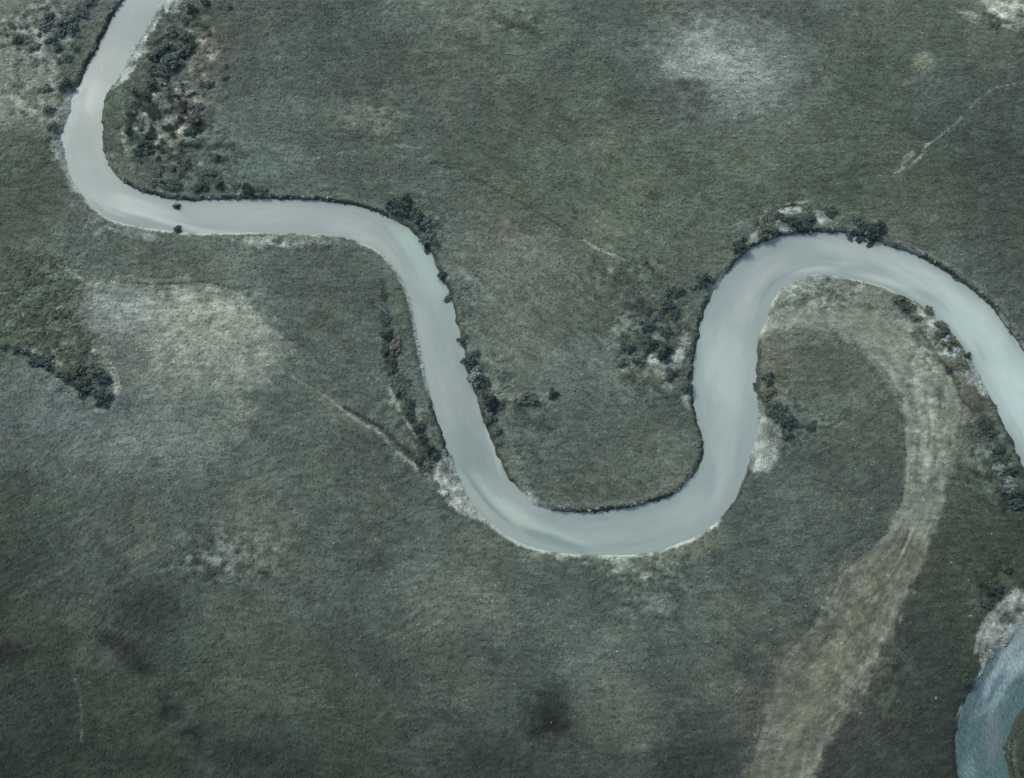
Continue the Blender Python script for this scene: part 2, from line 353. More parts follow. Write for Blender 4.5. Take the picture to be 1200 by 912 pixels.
# --- pale salt flats, bare patches and darker wet hollows
for b in [
 (855, 72, 88, 56, 10, 132, 'w', .62, .8), (838, 74, 48, 34, 0, 150, 'w', .6, .8), (872, 108, 42, 26, 0, 138, 'w', .45, .8), (890, 45, 50, 25, 20, 124, 'w', .35, .8),
 (935, 62, 36, 30, 0, 108, 'b', .4, .9), (806, 103, 24, 9, 10, 72, 't', .7, .6), (822, 116, 13, 10, 0, 72, 't', .6, .6), (885, 48, 16, 8, 20, 88, 'b', .5, .8),
 (1185, 14, 40, 18, 15, 146, 's', .85, .5), (1133, 16, 22, 6, 40, 134, 's', .7, .6), (1160, 20, 12, 7, 30, 84, 't', .8, .5), (1182, 28, 14, 5, 25, 82, 'g', .7, .5), (1130, 8, 10, 7, 0, 82, 't', .7, .5), (1185, 33, 12, 4, 20, 140, 's', .7, .5),
 (1082, 72, 18, 12, -25, 118, 'o', .55, .7), (1066, 95, 16, 5, -10, 104, 's', .5, .7), (1050, 20, 60, 26, 0, 92, 's', .35, .9),
 (28, 112, 52, 42, 0, 124, 's', .62, .7), (12, 58, 38, 26, 0, 126, 's', .6, .7), (40, 16, 44, 22, 0, 108, 's', .5, .7), (52, 140, 24, 18, 30, 120, 's', .5, .7), (40, 34, 18, 8, 0, 142, 'w', .6, .7), (57, 42, 14, 6, 0, 138, 'w', .6, .7), (55, 60, 8, 16, -25, 140, 'w', .6, .6), (62, 96, 7, 12, 0, 132, 'w', .5, .6),
 (105, 50, 14, 42, 32, 86, 'g', .75, .6), (22, 210, 74, 56, 0, 76, 'g', .7, .8), (40, 290, 30, 14, 0, 104, 's', .5, .8),
 (90, 240, 10, 22, -35, 102, 'w', .45, .8),
 (145, 368, 60, 40, 0, 142, 'w', .72, .6), (235, 376, 76, 48, 8, 143, 's', .76, .55), (292, 402, 48, 40, 30, 138, 's', .6, .7), (235, 432, 66, 32, 10, 132, 's', .6, .75), (200, 450, 46, 20, 10, 116, 's', .4, .8), (105, 340, 16, 20, 0, 128, 's', .5, .7),
 (150, 410, 24, 22, 0, 94, 'b', .6, .8), (125, 395, 22, 12, 0, 92, 't', .5, .8), (225, 383, 10, 6, 0, 96, 't', .4, .8), (318, 364, 10, 8, 0, 84, 't', .5, .8),
 (280, 484, 20, 16, 20, 130, 's', .6, .7), (140, 530, 60, 26, -20, 114, 'w', .45, .9), (235, 520, 50, 24, 0, 116, 'w', .45, .9), (265, 505, 24, 18, 0, 114, 's', .4, .9), (225, 505, 84, 44, -5, 114, 't', .5, .9), (120, 520, 80, 42, -12, 108, 'b', .45, .9), (62, 470, 84, 32, 12, 104, 'b', .45, .95), (25, 440, 40, 22, 15, 102, 'b', .45, .9),
 (55, 520, 40, 12, 5, 82, 'b', .55, .8), (75, 545, 34, 12, 15, 76, 'b', .5, .8), (182, 545, 10, 8, 0, 72, 't', .6, .8), (205, 572, 28, 14, 10, 78, 'b', .5, .9), (232, 608, 50, 26, 20, 76, 'b', .4, .9), (250, 635, 36, 9, -10, 70, 'b', .45, .9),
 (248, 652, 26, 15, -15, 118, 'w', .5, .7), (280, 658, 24, 14, 10, 110, 's', .45, .7), (219, 656, 6, 6, 0, 126, 'w', .55, .7), (240, 672, 20, 4, 0, 64, 't', .6, .8), (262, 672, 10, 5, 20, 60, 't', .6, .8), (310, 610, 52, 42, 0, 106, 's', .5, .85), (320, 655, 34, 24, 0, 100, 's', .4, .9), (310, 678, 30, 8, 15, 70, 'b', .5, .8), (130, 632, 14, 4, -20, 110, 's', .55, .8), (165, 645, 16, 10, 0, 102, 's', .45, .8), (65, 588, 40, 16, 20, 84, 'g', .4, .9), (130, 620, 40, 18, -10, 96, 's', .35, .9), (170, 640, 30, 16, 0, 92, 's', .3, .9),
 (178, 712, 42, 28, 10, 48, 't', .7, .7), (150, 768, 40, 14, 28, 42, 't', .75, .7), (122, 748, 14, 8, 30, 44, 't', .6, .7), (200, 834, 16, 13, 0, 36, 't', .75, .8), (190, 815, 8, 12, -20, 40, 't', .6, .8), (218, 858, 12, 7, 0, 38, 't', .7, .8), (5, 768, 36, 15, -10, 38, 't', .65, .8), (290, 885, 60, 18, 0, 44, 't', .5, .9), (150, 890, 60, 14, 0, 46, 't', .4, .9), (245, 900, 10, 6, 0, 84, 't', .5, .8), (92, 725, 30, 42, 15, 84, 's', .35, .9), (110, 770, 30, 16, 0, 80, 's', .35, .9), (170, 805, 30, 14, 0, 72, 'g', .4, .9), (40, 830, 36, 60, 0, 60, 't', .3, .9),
 (442, 662, 22, 14, 0, 60, 'b', .55, .9), (444, 668, 5, 3, 0, 116, 't', .5, .8), (330, 590, 30, 30, 0, 92, 's', .25, .9),
 (643, 838, 36, 36, 0, 46, 't', .7, .95), (645, 845, 24, 20, 0, 32, 't', .8, .9), (645, 820, 20, 28, 0, 44, 't', .6, .9),
 (722, 825, 44, 52, 0, 96, 's', .5, .9), (755, 862, 34, 26, 0, 92, 's', .4, .9), (535, 712, 66, 36, 10, 100, 's', .42, .9), (565, 800, 34, 22, 0, 94, 's', .35, .9), (560, 695, 30, 10, 10, 110, 's', .4, .9), (560, 775, 16, 8, 0, 86, 't', .4, .9),
 (380, 800, 66, 56, 0, 70, 'g', .4, .9), (405, 735, 50, 36, 0, 66, 'b', .35, .9), (440, 775, 40, 26, 0, 62, 'b', .45, .9), (470, 795, 30, 20, 0, 60, 'b', .35, .9), (555, 745, 30, 24, 0, 64, 'b', .35, .9), (305, 900, 30, 24, 0, 48, 't', .4, .9), (510, 865, 24, 12, 0, 78, 's', .4, .9),
 (825, 895, 70, 24, 0, 50, 'b', .6, .9), (815, 855, 46, 26, 0, 60, 'b', .4, .9), (780, 800, 40, 24, 0, 62, 't', .4, .9), (892, 765, 34, 50, 0, 66, 'b', .45, .9), (905, 800, 24, 26, 0, 62, 'b', .4, .9), (860, 720, 50, 30, 0, 94, 't', .3, .9),
 (1090, 770, 60, 54, 0, 56, 't', .6, .9), (1100, 850, 50, 56, 0, 52, 't', .55, .9), (1000, 890, 36, 28, 0, 54, 't', .65, .8), (1142, 650, 60, 50, 0, 60, 'g', .5, .9), (1060, 700, 22, 60, 15, 62, 'b', .45, .9), (1060, 590, 12, 60, 5, 70, 'b', .3, .9), (1042, 560, 24, 70, 0, 72, 'b', .35, .9),
 (1125, 570, 30, 40, 0, 72, 't', .5, .9), (1030, 760, 40, 14, 30, 100, 't', .35, .9),
 (660, 320, 80, 50, 20, 104, 's', .3, .9), (615, 395, 50, 50, 0, 106, 's', .42, .9), (760, 262, 80, 40, 0, 98, 'g', .4, .9), (705, 268, 30, 8, 5, 112, 's', .4, .9), (1165, 190, 50, 80, 0, 68, 't', .5, .9), (1175, 310, 40, 50, 0, 72, 't', .5, .9), (1060, 240, 60, 20, 0, 86, 'g', .4, .9), (535, 300, 20, 40, 20, 100, 's', .3, .9),
 (300, 135, 60, 28, 10, 98, 't', .4, .9), (430, 135, 46, 20, 20, 108, 's', .45, .9), (445, 150, 20, 10, 10, 112, 'r', .4, .9), (345, 118, 30, 14, 0, 112, 't', .35, .9), (380, 160, 60, 14, 0, 74, 't', .5, .9), (330, 85, 60, 16, 0, 72, 'b', .5, .9), (400, 100, 40, 14, 0, 68, 'b', .5, .9), (440, 195, 50, 16, 0, 74, 't', .4, .9), (520, 105, 34, 34, 0, 96, 's', .4, .9), (300, 20, 34, 40, 0, 92, 's', .3, .9),
 (560, 14, 50, 14, 10, 108, 's', .45, .9), (535, 28, 20, 14, 0, 106, 's', .45, .9), (602, 27, 34, 6, 12, 66, 'b', .6, .8), (625, 35, 16, 6, 30, 68, 'b', .5, .8), (560, 55, 40, 10, 20, 74, 't', .4, .9), (570, 38, 6, 14, 0, 118, 's', .5, .8), (620, 15, 40, 12, -10, 104, 's', .4, .9), (660, 75, 32, 20, 0, 70, 'b', .45, .9), (510, 68, 20, 8, -20, 68, 't', .4, .9),
 (708, 158, 36, 20, -15, 104, 's', .35, .9), (960, 130, 60, 20, 0, 96, 't', .3, .9), (1000, 60, 60, 30, 0, 84, 'g', .3, .9), (940, 20, 60, 14, 0, 74, 'b', .4, .9),
 (960, 435, 66, 44, 10, 82, 'g', .55, .8), (1005, 400, 50, 22, 25, 92, 't', .4, .8), (950, 342, 48, 15, -5, 140, 'w', .62, .6), (932, 366, 32, 18, -20, 128, 's', .5, .8), (1012, 345, 40, 13, 15, 128, 's', .55, .7), (902, 412, 8, 26, 0, 108, 'o', .55, .6), (960, 480, 40, 20, 0, 104, 't', .35, .9), (990, 505, 40, 20, 0, 84, 'g', .4, .9), (1000, 470, 14, 10, 0, 108, 't', .4, .9),
 (1163, 482, 9, 34, -24, 82, 'g', .75, .6), (1188, 540, 8, 44, -24, 80, 'g', .75, .6), (1140, 520, 24, 16, 20, 108, 't', .4, .9),
 (740, 666, 30, 9, 5, 108, 't', .5, .8), (808, 646, 42, 12, -24, 106, 'o', .6, .7), (752, 664, 20, 6, 0, 84, 't', .6, .8), (772, 656, 4, 14, 0, 128, 's', .5, .6), (742, 706, 40, 10, -5, 112, 't', .3, .9), (800, 700, 60, 22, 0, 94, 't', .3, .9), (560, 640, 40, 14, 20, 98, 's', .35, .9), (620, 655, 20, 8, 10, 112, 's', .4, .8), (640, 680, 60, 22, 5, 72, 't', .35, .9),
 (720, 520, 80, 50, 0, 84, 't', .35, .9), (790, 560, 34, 26, -30, 104, 'o', .38, .8), (625, 500, 26, 18, 0, 74, 'b', .4, .9), (700, 580, 60, 12, 0, 80, 'g', .4, .9), (605, 540, 10, 20, -20, 112, 't', .35, .8),
 (740, 345, 40, 24, 20, 74, 't', .4, .9), (700, 340, 40, 16, 20, 76, 'b', .35, .9), (380, 320, 60, 22, 0, 84, 't', .4, .9), (440, 310, 40, 20, 10, 88, 'g', .4, .9), (470, 370, 14, 60, -5, 88, 'g', .5, .9), (400, 420, 40, 40, 0, 84, 't', .4, .9), (410, 485, 50, 20, 25, 102, 's', .35, .9), (520, 620, 40, 20, 20, 86, 't', .3, .9),
 (240, 70, 24, 24, 0, 108, 'r', .75, .8), (248, 50, 13, 22, 0, 110, 'r', .6, .8), (230, 115, 26, 22, 0, 108, 'r', .7, .8), (203, 152, 24, 16, 0, 110, 'r', .65, .8), (178, 165, 14, 24, 0, 118, 'w', .5, .8), (215, 95, 24, 8, -15, 128, 'w', .5, .8), (180, 150, 20, 36, 0, 112, 't', .4, .8), (203, 175, 10, 16, 0, 110, 'o', .45, .8), (222, 130, 30, 14, -30, 110, 's', .4, .8), (200, 125, 34, 24, 0, 88, 't', .4, .8), (145, 190, 16, 24, -20, 86, 'g', .6, .7), (230, 190, 46, 30, 0, 80, 't', .35, .9), (195, 62, 30, 36, 30, 66, 't', .6, .8), (190, 42, 14, 8, -30, 88, 'r', .4, .8), (270, 100, 30, 20, 0, 82, 't', .4, .9), (247, 100, 14, 10, 0, 106, 's', .4, .8),
 (320, 283, 46, 6, 2, 146, 'w', .55, .7), (370, 282, 18, 4, 5, 132, 'w', .5, .7), (150, 272, 46, 7, 12, 124, 'w', .45, .8), (115, 258, 16, 12, 30, 118, 'w', .45, .8), (190, 315, 60, 14, 0, 92, 's', .3, .9),
]:
    blob(*b)
# tall rough grass on the left
for b in [(45, 345, 56, 48, 0, 82, 'g', .8, .6), (85, 400, 32, 44, -25, 80, 'g', .8, .6), (15, 390, 34, 24, 0, 88, 'g', .7, .6), (60, 395, 40, 30, 0, 80, 'g', .7, .7)]:
    blob(*b, rough=3.2)
stroke([(588, 630), (640, 651), (700, 659)], 6, 128, 's', s=.55, breakup=.3, jit=.9)
stroke([(712, 660), (740, 668), (768, 664)], 14, 122, 's', s=.6, breakup=.3, jit=1.0)
stroke([(716, 655, 2.5), (718, 668, 3), (738, 675, 3), (762, 674, 3), (770, 660, 3)], 3, 146, 's', s=.7, breakup=.1)
# stony places
for b in [
 (886, 279, 15, 9, -38, 158, 'w', .85, .4), (915, 266, 11, 7, 20, 160, 'w', .85, .4), (927, 247, 16, 4, -6, 162, 'w', .85, .4), (961, 254, 11, 9, -20, 158, 'w', .8, .5), (897, 253, 9, 5, -25, 140, 'w', .7, .5), (934, 238, 14, 2.5, -6, 140, 'w', .7, .5),
 (800, 408, 8, 18, 22, 152, 'w', .75, .5), (792, 421, 12, 6, -20, 156, 'w', .75, .5), (764, 419, 12, 5, 35, 166, 'w', .85, .4), (746, 431, 38, 8, -5, 126, 's', .55, .7), (775, 436, 26, 9, 0, 118, 's', .5, .7), (803, 442, 4, 22, -10, 136, 's', .6, .6), (803, 468, 4, 12, -10, 132, 'k', .6, .6), (783, 450, 6, 5, 0, 146, 'w', .6, .6), (733, 470, 8, 5, 40, 136, 's', .6, .6),
 (603, 463, 26, 4, -5, 130, 's', .6, .6), (578, 452, 10, 7, 0, 146, 's', .6, .6), (640, 460, 30, 3, -5, 128, 's', .4, .7),
 (899, 520, 15, 30, 10, 140, 'k', .85, .4), (902, 500, 12, 10, 0, 132, 'k', .8, .4), (893, 540, 10, 13, 20, 150, 'k', .8, .4), (905, 512, 6, 9, 20, 92, 's', .6, .6), (898, 528, 5, 7, 0, 100, 's', .5, .6),
 (67, 172, 8, 17, -15, 172, 'k', .85, .4), (75, 148, 5, 14, 15, 150, 'w', .6, .5), (82, 118, 5, 14, 20, 146, 'w', .6, .5), (70, 186, 7, 6, -40, 170, 'k', .7, .5),
 (207, 106, 6, 3, 0, 150, 'w', .5, .6), (193, 100, 12, 4, 0, 138, 'w', .45, .6),
 (1083, 371, 8, 5, 35, 168, 'k', .7, .5), (1094, 379, 9, 5, 40, 178, 'w', .85, .4), (1108, 394, 9, 6, 50, 170, 'w', .8, .4), (1118, 414, 11, 10, 40, 164, 'k', .8, .4), (1130, 436, 12, 5, 45, 172, 'k', .8, .4), (1145, 448, 10, 4, 50, 168, 'k', .8, .4), (1093, 390, 10, 8, 40, 136, 's', .6, .6), (1072, 358, 5, 2.5, 25, 170, 'w', .7, .5),
 (1178, 554, 8, 10, -30, 130, 'w', .4, .6),
 (610, 578, 5, 6, 40, 160, 'w', .6, .5), (640, 596, 14, 3, 10, 160, 'w', .7, .5), (622, 588, 9, 4, 40, 158, 'w', .7, .5),
]:
    blob(*b, grav=1.0, rough=.35)
# --- the old channel that curves away south
OLD = [(905, 375, 20), (945, 366, 36), (985, 372, 46), (1022, 388, 58), (1058, 412, 74), (1084, 445, 84), (1092, 490, 64), (1088, 540, 48), (1080, 590, 42), (1056, 640, 46), (1017, 700, 78), (986, 760, 82), (954, 800, 82), (934, 850, 70), (921, 900, 74), (910, 950, 72), (885, 1040, 64)]
stroke(OLD, 60, 126, 's', s=.72, soft=.18, chan=1.0, dep=-.45, jit=.2, rough=.6, streak=.4)
def offset(P, o_):
    q = np.array([(p[0], p[1]) for p in P], float); g_ = np.gradient(q, axis=0); g_ /= np.linalg.norm(g_, axis=1)[:, None]
    w_ = np.array([p[2] for p in P]) / 2
    return [(a[0] - b_[1] * o_ * c, a[1] + b_[0] * o_ * c) for a, b_, c in zip(q, g_, w_)]
stroke([(1062, 430, 16), (1088, 480, 18), (1086, 540, 14)], 16, 144, 's', s=.5, soft=.6)
stroke([(1056, 640, 40), (1017, 700, 70), (986, 760, 74), (954, 800, 74), (934, 850, 62), (921, 900, 66), (910, 950, 62)], 16, 80, 'o', s=.74, soft=.3, jit=.35)
for o_, l_, b_ in [(-.8, 92, .3), (-.55, 138, .4), (-.32, 84, .35), (-.12, 132, .4), (.1, 88, .35), (.3, 140, .4), (.5, 86, .3), (.72, 134, .35), (.93, 126, .15), (1.12, 58, .2), (-1.1, 62, .25)]:
    stroke(offset(OLD[3:9], o_), 2.2, l_, 's', s=.42, soft=.7, breakup=b_)
    stroke(offset(OLD[8:], o_), 2.2, l_ * .86, 's', s=.4, soft=.7, breakup=b_)
stroke([(1040, 640, 14), (1000, 720, 22), (965, 790, 20), (930, 860, 14)], 16, 108, 'o', s=.5, soft=.7)
stroke([(1090, 480, 3), (1089, 520, 3), (1084, 560, 2)], 2, 96, 'o', s=.6, breakup=.45)
stroke([(1088, 545, 2.5), (1080, 590, 3), (1070, 620, 3), (1062, 640, 2), (1045, 668, 2.5), (1035, 682, 2)], 2, 146, 's', s=.5, breakup=.3)
stroke([(1065, 622, 1.5), (1058, 640, 1.5), (1050, 660, 1.5), (1042, 672, 1.5)], 2, 60, 's', s=.7, breakup=.3)
stroke([(1030, 690, 1.5), (1010, 720, 1.5), (990, 755, 1.5), (968, 782, 1.5)], 2, 70, 's', s=.6, breakup=.4, dep=-.15)
stroke([(1062, 690, 5), (1050, 735, 6), (1035, 760, 6), (998, 792, 6), (975, 840, 5), (960, 880, 5), (945, 930, 5)], 5, 124, 's', s=.5, breakup=.35)
stroke([(955, 330, 4), (1030, 372, 5), (1075, 395, 4), (1100, 420, 4), (1122, 450, 5), (1130, 480, 4)], 4, 84, 'g', s=.4, breakup=.35, dep=-.2)
stroke([(1060, 362, 3), (1078, 385, 4), (1095, 410, 4), (1112, 432, 4), (1125, 450, 3)], 4, 74, 'o', s=.7, breakup=.1, dep=-.2)
stroke([(1118, 445, 2.5), (1124, 455, 2.5), (1126, 466, 2.5), (1140, 480, 2)], 2, 60, 't', s=.8, dep=-.3)
stroke([(920, 362), (960, 372), (1000, 372)], 3, 92, 's', s=.4, breakup=.4)
# --- gravel bar in the crook of the first left-hand bend
stroke([(516, 542, 4), (512, 560, 4), (520, 578, 4), (537, 598, 4), (560, 606, 3), (580, 620, 3)], 4, 170, 'w', s=.7, soft=.5, grav=1, jit=.8, rough=.2, breakup=.1)
stroke([(523, 540, 18), (528, 560, 22), (542, 583, 22), (556, 600, 12)], 8, 140, 'k', s=.85, soft=.35, grav=1, rough=.2)
stroke([(524, 548, 5), (530, 563, 6), (543, 582, 5)], 8, 112, 't', s=.65, soft=.6, breakup=.3)
stroke([(526, 533, 3), (536, 557, 3), (545, 575, 3), (562, 602, 3)], 8, 178, 'k', s=.8, soft=.5, grav=1, z=-.8)
stroke([(530, 573, 4), (542, 570, 3)], 4, 170, 'k', s=.7, soft=.5, grav=1)
# lower right bar
stroke([(1240, 700, 26), (1200, 716, 32), (1175, 737, 30), (1160, 758, 22), (1152, 775, 8)], 14, 142, 'k', s=.85, soft=.35, grav=1, rough=.2)
stroke([(1220, 694, 5), (1182, 702, 5), (1160, 722, 5), (1148, 745, 4), (1143, 765, 3)], 5, 164, 'w', s=.5, breakup=.25, soft=.6, grav=1, rough=.2)
blob(1182, 722, 18, 7, -32, 82, 't', .8, .5, rough=1.0)
blob(1205, 712, 18, 6, -15, 84, 't', .8, .5, rough=1.0)
# rocky shore top left
stroke([(208, -20, 20), (198, 8, 20), (182, 33, 16), (165, 58, 13), (153, 78, 10), (141, 98, 6)], 9, 164, 'w', s=.9, soft=.6, grav=1, jit=.9, breakup=.12, rough=.3)
stroke([(203, 5, 4), (190, 32, 4), (172, 60, 4), (160, 80, 3)], 5, 92, 't', s=.6, breakup=.5)
stroke([(1070, 358), (1094, 379), (1118, 408), (1136, 432), (1152, 456)], 11, 166, 'w', s=.8, soft=.5, grav=.9, breakup=.22, jit=1.0)
stroke([(898, 372), (912, 350), (935, 334), (965, 329), (1000, 334)], 13, 150, 'w', s=.7, soft=.6, grav=.8, breakup=.3, jit=1.0)
stroke([(120, 268), (160, 276), (200, 281)], 7, 128, 'w', s=.5, breakup=.35, jit=1.0)
stroke([(70, 130), (62, 160), (74, 196), (92, 232), (112, 252)], 7, 138, 'w', s=.6, breakup=.3, jit=1.0)
stroke([(735, 655), (700, 656), (650, 652)], 4, 140, 's', s=.5, breakup=.35, jit=.8)
# --- trails, ditches, scroll lines
stroke([(318, 425, 2), (350, 447, 2.2), (378, 462, 2.2), (400, 480, 2.5)], 2, 128, 's', s=.58, breakup=.18)
stroke([(398, 478, 3), (425, 497, 3), (445, 508, 3), (465, 530, 3), (485, 545, 2.5), (490, 552, 2), (502, 556, 2)], 3, 134, 's', s=.65, breakup=.2, dep=.1)
stroke([(404, 478, 3), (430, 492, 3.5), (452, 506, 4), (475, 528, 5), (492, 544, 6), (504, 550, 5)], 3, 52, 't', s=.7, dep=-.55, soft=.6)
stroke([(450, 330, 5), (452, 380, 6), (456, 430, 7), (474, 480, 7), (492, 520, 8), (505, 545, 9)], 6, 62, 't', s=.6, dep=-.4, soft=.7)
stroke([(440, 443, 2), (455, 452, 2.5), (460, 465, 2.5), (470, 484, 2.5), (480, 500, 2.5), (487, 512, 2)], 3, 146, 's', s=.75, breakup=.1)
stroke([(484, 470, 2), (492, 490, 3), (500, 505, 3), (510, 520, 3)], 3, 118, 's', s=.45, breakup=.2)
blob(465, 472, 9, 5, 10, 124, 's', .55, .6)
stroke([(502, 556, 2), (504, 566, 1.5)], 2, 140, 's', s=.6)
stroke([(1048, 203, 3), (1057, 199, 3.5), (1062, 186, 6), (1070, 180, 5)], 4, 142, 's', s=.7, breakup=.15, grav=.6)
stroke([(1066, 196, 2), (1078, 184, 2.5), (1086, 172, 5), (1094, 166, 3), (1106, 157, 3)], 3, 144, 's', s=.75, breakup=.15, grav=.6)
stroke([(1104, 159, 2), (1128, 137, 2), (1142, 121, 1.6), (1155, 110, 1.3), (1172, 101, 1.3), (1205, 96, 1.4)], 2, 122, 's', s=.55, breakup=.22)
stroke([(1060, 194, 2), (1080, 180, 2), (1110, 155, 2)], 2, 58, 't', s=.6, breakup=.2, dep=-.25)
stroke([(500, 187, 1.5), (530, 198, 1.5), (560, 213, 1.5), (600, 232, 2), (640, 255, 2.2), (680, 280, 2.6), (715, 296, 2.6), (738, 304, 2.6), (765, 316, 3)], 2, 56, 't', s=.55, breakup=.38, dep=-.2)
stroke([(684, 281, 2.5), (700, 291, 3), (712, 296, 2), (734, 305, 2.5)], 2, 150, 's', s=.8, breakup=.1)
blob(720, 281, 14, 4, 10, 62, 't', .6, .7)
stroke([(715, 288, 5), (705, 290, 4)], 5, 112, 't', s=.5)
stroke([(758, 308, 2.5), (766, 318, 2.5)], 2, 46, 't', s=.8, dep=-.3)
stroke([(635, 290, 2), (680, 315, 2), (720, 342, 2.5), (750, 360, 2)], 2, 110, 't', s=.3, breakup=.3)
stroke([(330, 191, 1.8), (360, 187, 1.8), (385, 183, 1.5), (420, 175, 1.3)], 2, 122, 't', s=.6, breakup=.2)
stroke([(460, 170, 2), (478, 172, 2), (494, 174, 1.5)], 2, 124, 't', s=.6)
stroke([(462, 183, 2), (490, 186, 2), (510, 191, 1.5)], 2, 118, 't', s=.5)
stroke([(500, 189, 1.6), (525, 196, 1.6), (548, 206, 1.8), (570, 215, 1.5)], 2, 56, 't', s=.65, breakup=.15, dep=-.25)
stroke([(430, 121, 2), (437, 118, 3)], 2, 50, 't', s=.7)
stroke([(396, 128, 1.8), (420, 124, 1.8), (440, 112, 1.6)], 2, 116, 's', s=.4, breakup=.2)
stroke([(66, 310, 3), (78, 316, 3), (98, 328, 3), (120, 334, 4), (142, 333, 4)], 3, 138, 's', s=.6, breakup=.15)
stroke([(140, 332, 1.5), (170, 333, 1.5), (192, 334, 1.4)], 2, 64, 't', s=.6, dep=-.2)
stroke([(192, 333, 2), (220, 332, 2.5), (245, 331, 2.5), (275, 339, 2.5), (300, 336, 2)], 2, 66, 't', s=.55, dep=-.25)
stroke([(225, 330, 1), (180, 328, 4), (140, 326, 4)], 3, 112, 's', s=.4)
stroke([(136, 352, 1.2), (152, 355, 1.4)], 2, 72, 't', s=.6)
stroke([(265, 400, 3), (280, 402, 2), (298, 410, 1.6), (318, 420, 1.6)], 2, 148, 's', s=.55, breakup=.2)
stroke([(272, 402, 1.6), (290, 406, 1.6), (302, 412, 1.5)], 2, 76, 's', s=.6)
stroke([(106, 408, 4), (120, 420, 4), (131, 433, 5), (137, 447, 7), (135, 464, 6), (126, 479, 5), (112, 480, 4)], 4, 152, 's', s=.85, breakup=.05, dep=.1)
stroke([(112, 412, 1.5), (126, 426, 1.5), (136, 440, 1.5), (137, 452, 1.5)], 2, 66, 't', s=.6, dep=-.2)
stroke([(34, 410, 3), (45, 414, 3), (60, 424, 5), (74, 430, 5)], 4, 132, 's', s=.6, breakup=.1)
stroke([(0, 402, 2.5), (14, 408, 3), (30, 414, 4), (50, 426, 6), (75, 445, 6), (98, 458, 6)], 4, 50, 't', s=.7, soft=.6, dep=-.4)
stroke([(30, 432, 3), (55, 438, 3)], 3, 122, 's', s=.5, breakup=.2)
stroke([(930, 502, 1.3), (955, 502, 1.5), (972, 500, 1.5), (985, 488, 1.4), (990, 480, 1.3)], 2, 70, 't', s=.6, dep=-.2)
stroke([(985, 490, 3), (1010, 498, 3), (1030, 508, 3)], 3, 64, 't', s=.45, breakup=.2, dep=-.2)
stroke([(955, 496, 2), (975, 496, 2), (982, 486, 1.6)], 2, 128, 't', s=.45)
stroke([(715, 655, 2), (717, 668, 2), (735, 674, 2), (760, 674, 2), (770, 662, 2)], 2, 128, 's', s=.5, breakup=.2)
stroke([(736, 692, 2), (755, 694, 1.6)], 2, 122, 't', s=.5, breakup=.2)
stroke([(740, 721, 2), (755, 720, 3), (768, 712, 2)], 2, 132, 't', s=.55, breakup=.2)
stroke([(564, 633, 2), (578, 639, 2)], 2, 126, 't', s=.6)
stroke([(1015, 255, 1.5), (1045, 268, 2), (1062, 288, 2)], 2, 120, 's', s=.55, breakup=.2)
stroke([(1070, 290, 2.5), (1090, 300, 3), (1115, 312, 3)], 3, 118, 's', s=.5, breakup=.2)
stroke([(905, 249, 1.6), (918, 243, 2), (930, 241, 2), (945, 240, 2)], 2, 62, 't', s=.6, dep=-.2)
stroke([(958, 244, 2), (970, 248, 2.5), (985, 252, 2)], 2, 60, 't', s=.65, dep=-.2)
stroke([(962, 262, 2), (985, 255, 2), (1005, 250, 1.5)], 2, 128, 't', s=.5, breakup=.2)
stroke([(86, 792, 2), (92, 810, 2), (96, 840, 2), (95, 870, 2)], 2, 104, 't', s=.5, breakup=.25)
stroke([(88, 800, 2.5), (96, 825, 3), (100, 870, 3)], 2, 46, 't', s=.4, breakup=.1)
stroke([(480, 235, 3), (500, 248, 2), (514, 262, 2)], 2, 58, 't', s=.6, breakup=.3, dep=-.2)
stroke([(484, 240, 2), (505, 258, 2)], 2, 122, 's', s=.4, breakup=.4)
stroke([(530, 375, 6), (545, 400, 5), (560, 432, 5), (572, 455, 5)], 5, 122, 's', s=.45, breakup=.25)
stroke([(0, 185, 3), (45, 158, 4)], 3, 112, 's', s=.3)
stroke([(165, 95, 2), (190, 92, 2), (215, 82, 2), (222, 78, 2)], 2, 132, 's', s=.55, breakup=.25)
stroke([(150, 130, 2), (145, 160, 3), (150, 185, 3), (160, 205, 3)], 3, 122, 's', s=.5, breakup=.35)

for k_, (a_, b_, c_2, e_) in enumerate([((545, 225), (625, 282), (700, 330), 112), ((560, 215), (645, 272), (725, 322), 74), ((560, 250), (640, 308), (715, 362), 116), ((575, 280), (640, 330), (700, 378), 78), ((570, 300), (630, 350), (690, 400), 112),
        ((590, 205), (665, 252), (740, 290), 110), ((600, 340), (650, 390), (690, 440), 76), ((560, 330), (610, 385), (650, 440), 114), ((360, 300), (420, 330), (440, 380), 76), ((330, 470), (420, 540), (470, 600), 100), ((350, 520), (420, 570), (480, 640), 74),
        ((600, 500), (625, 545), (660, 580), 108), ((660, 480), (720, 500), (790, 490), 74), ((650, 520), (720, 545), (800, 520), 100), ((660, 575), (730, 572), (790, 548), 70), ((30, 620), (110, 600), (190, 615), 70), ((20, 700), (100, 660), (170, 672), 90),
        ((330, 60), (420, 70), (520, 50), 72), ((320, 150), (400, 150), (470, 130), 104), ((860, 200), (960, 215), (1060, 205), 94), ((700, 120), (760, 140), (830, 150), 98), ((880, 650), (920, 600), (960, 560), 78), ((860, 690), (930, 640), (990, 590), 96)]):
    stroke([a_, b_, c_2], 5, e_, 's' if e_ > 90 else 't', s=.34, soft=.8, breakup=.25, jit=.7)
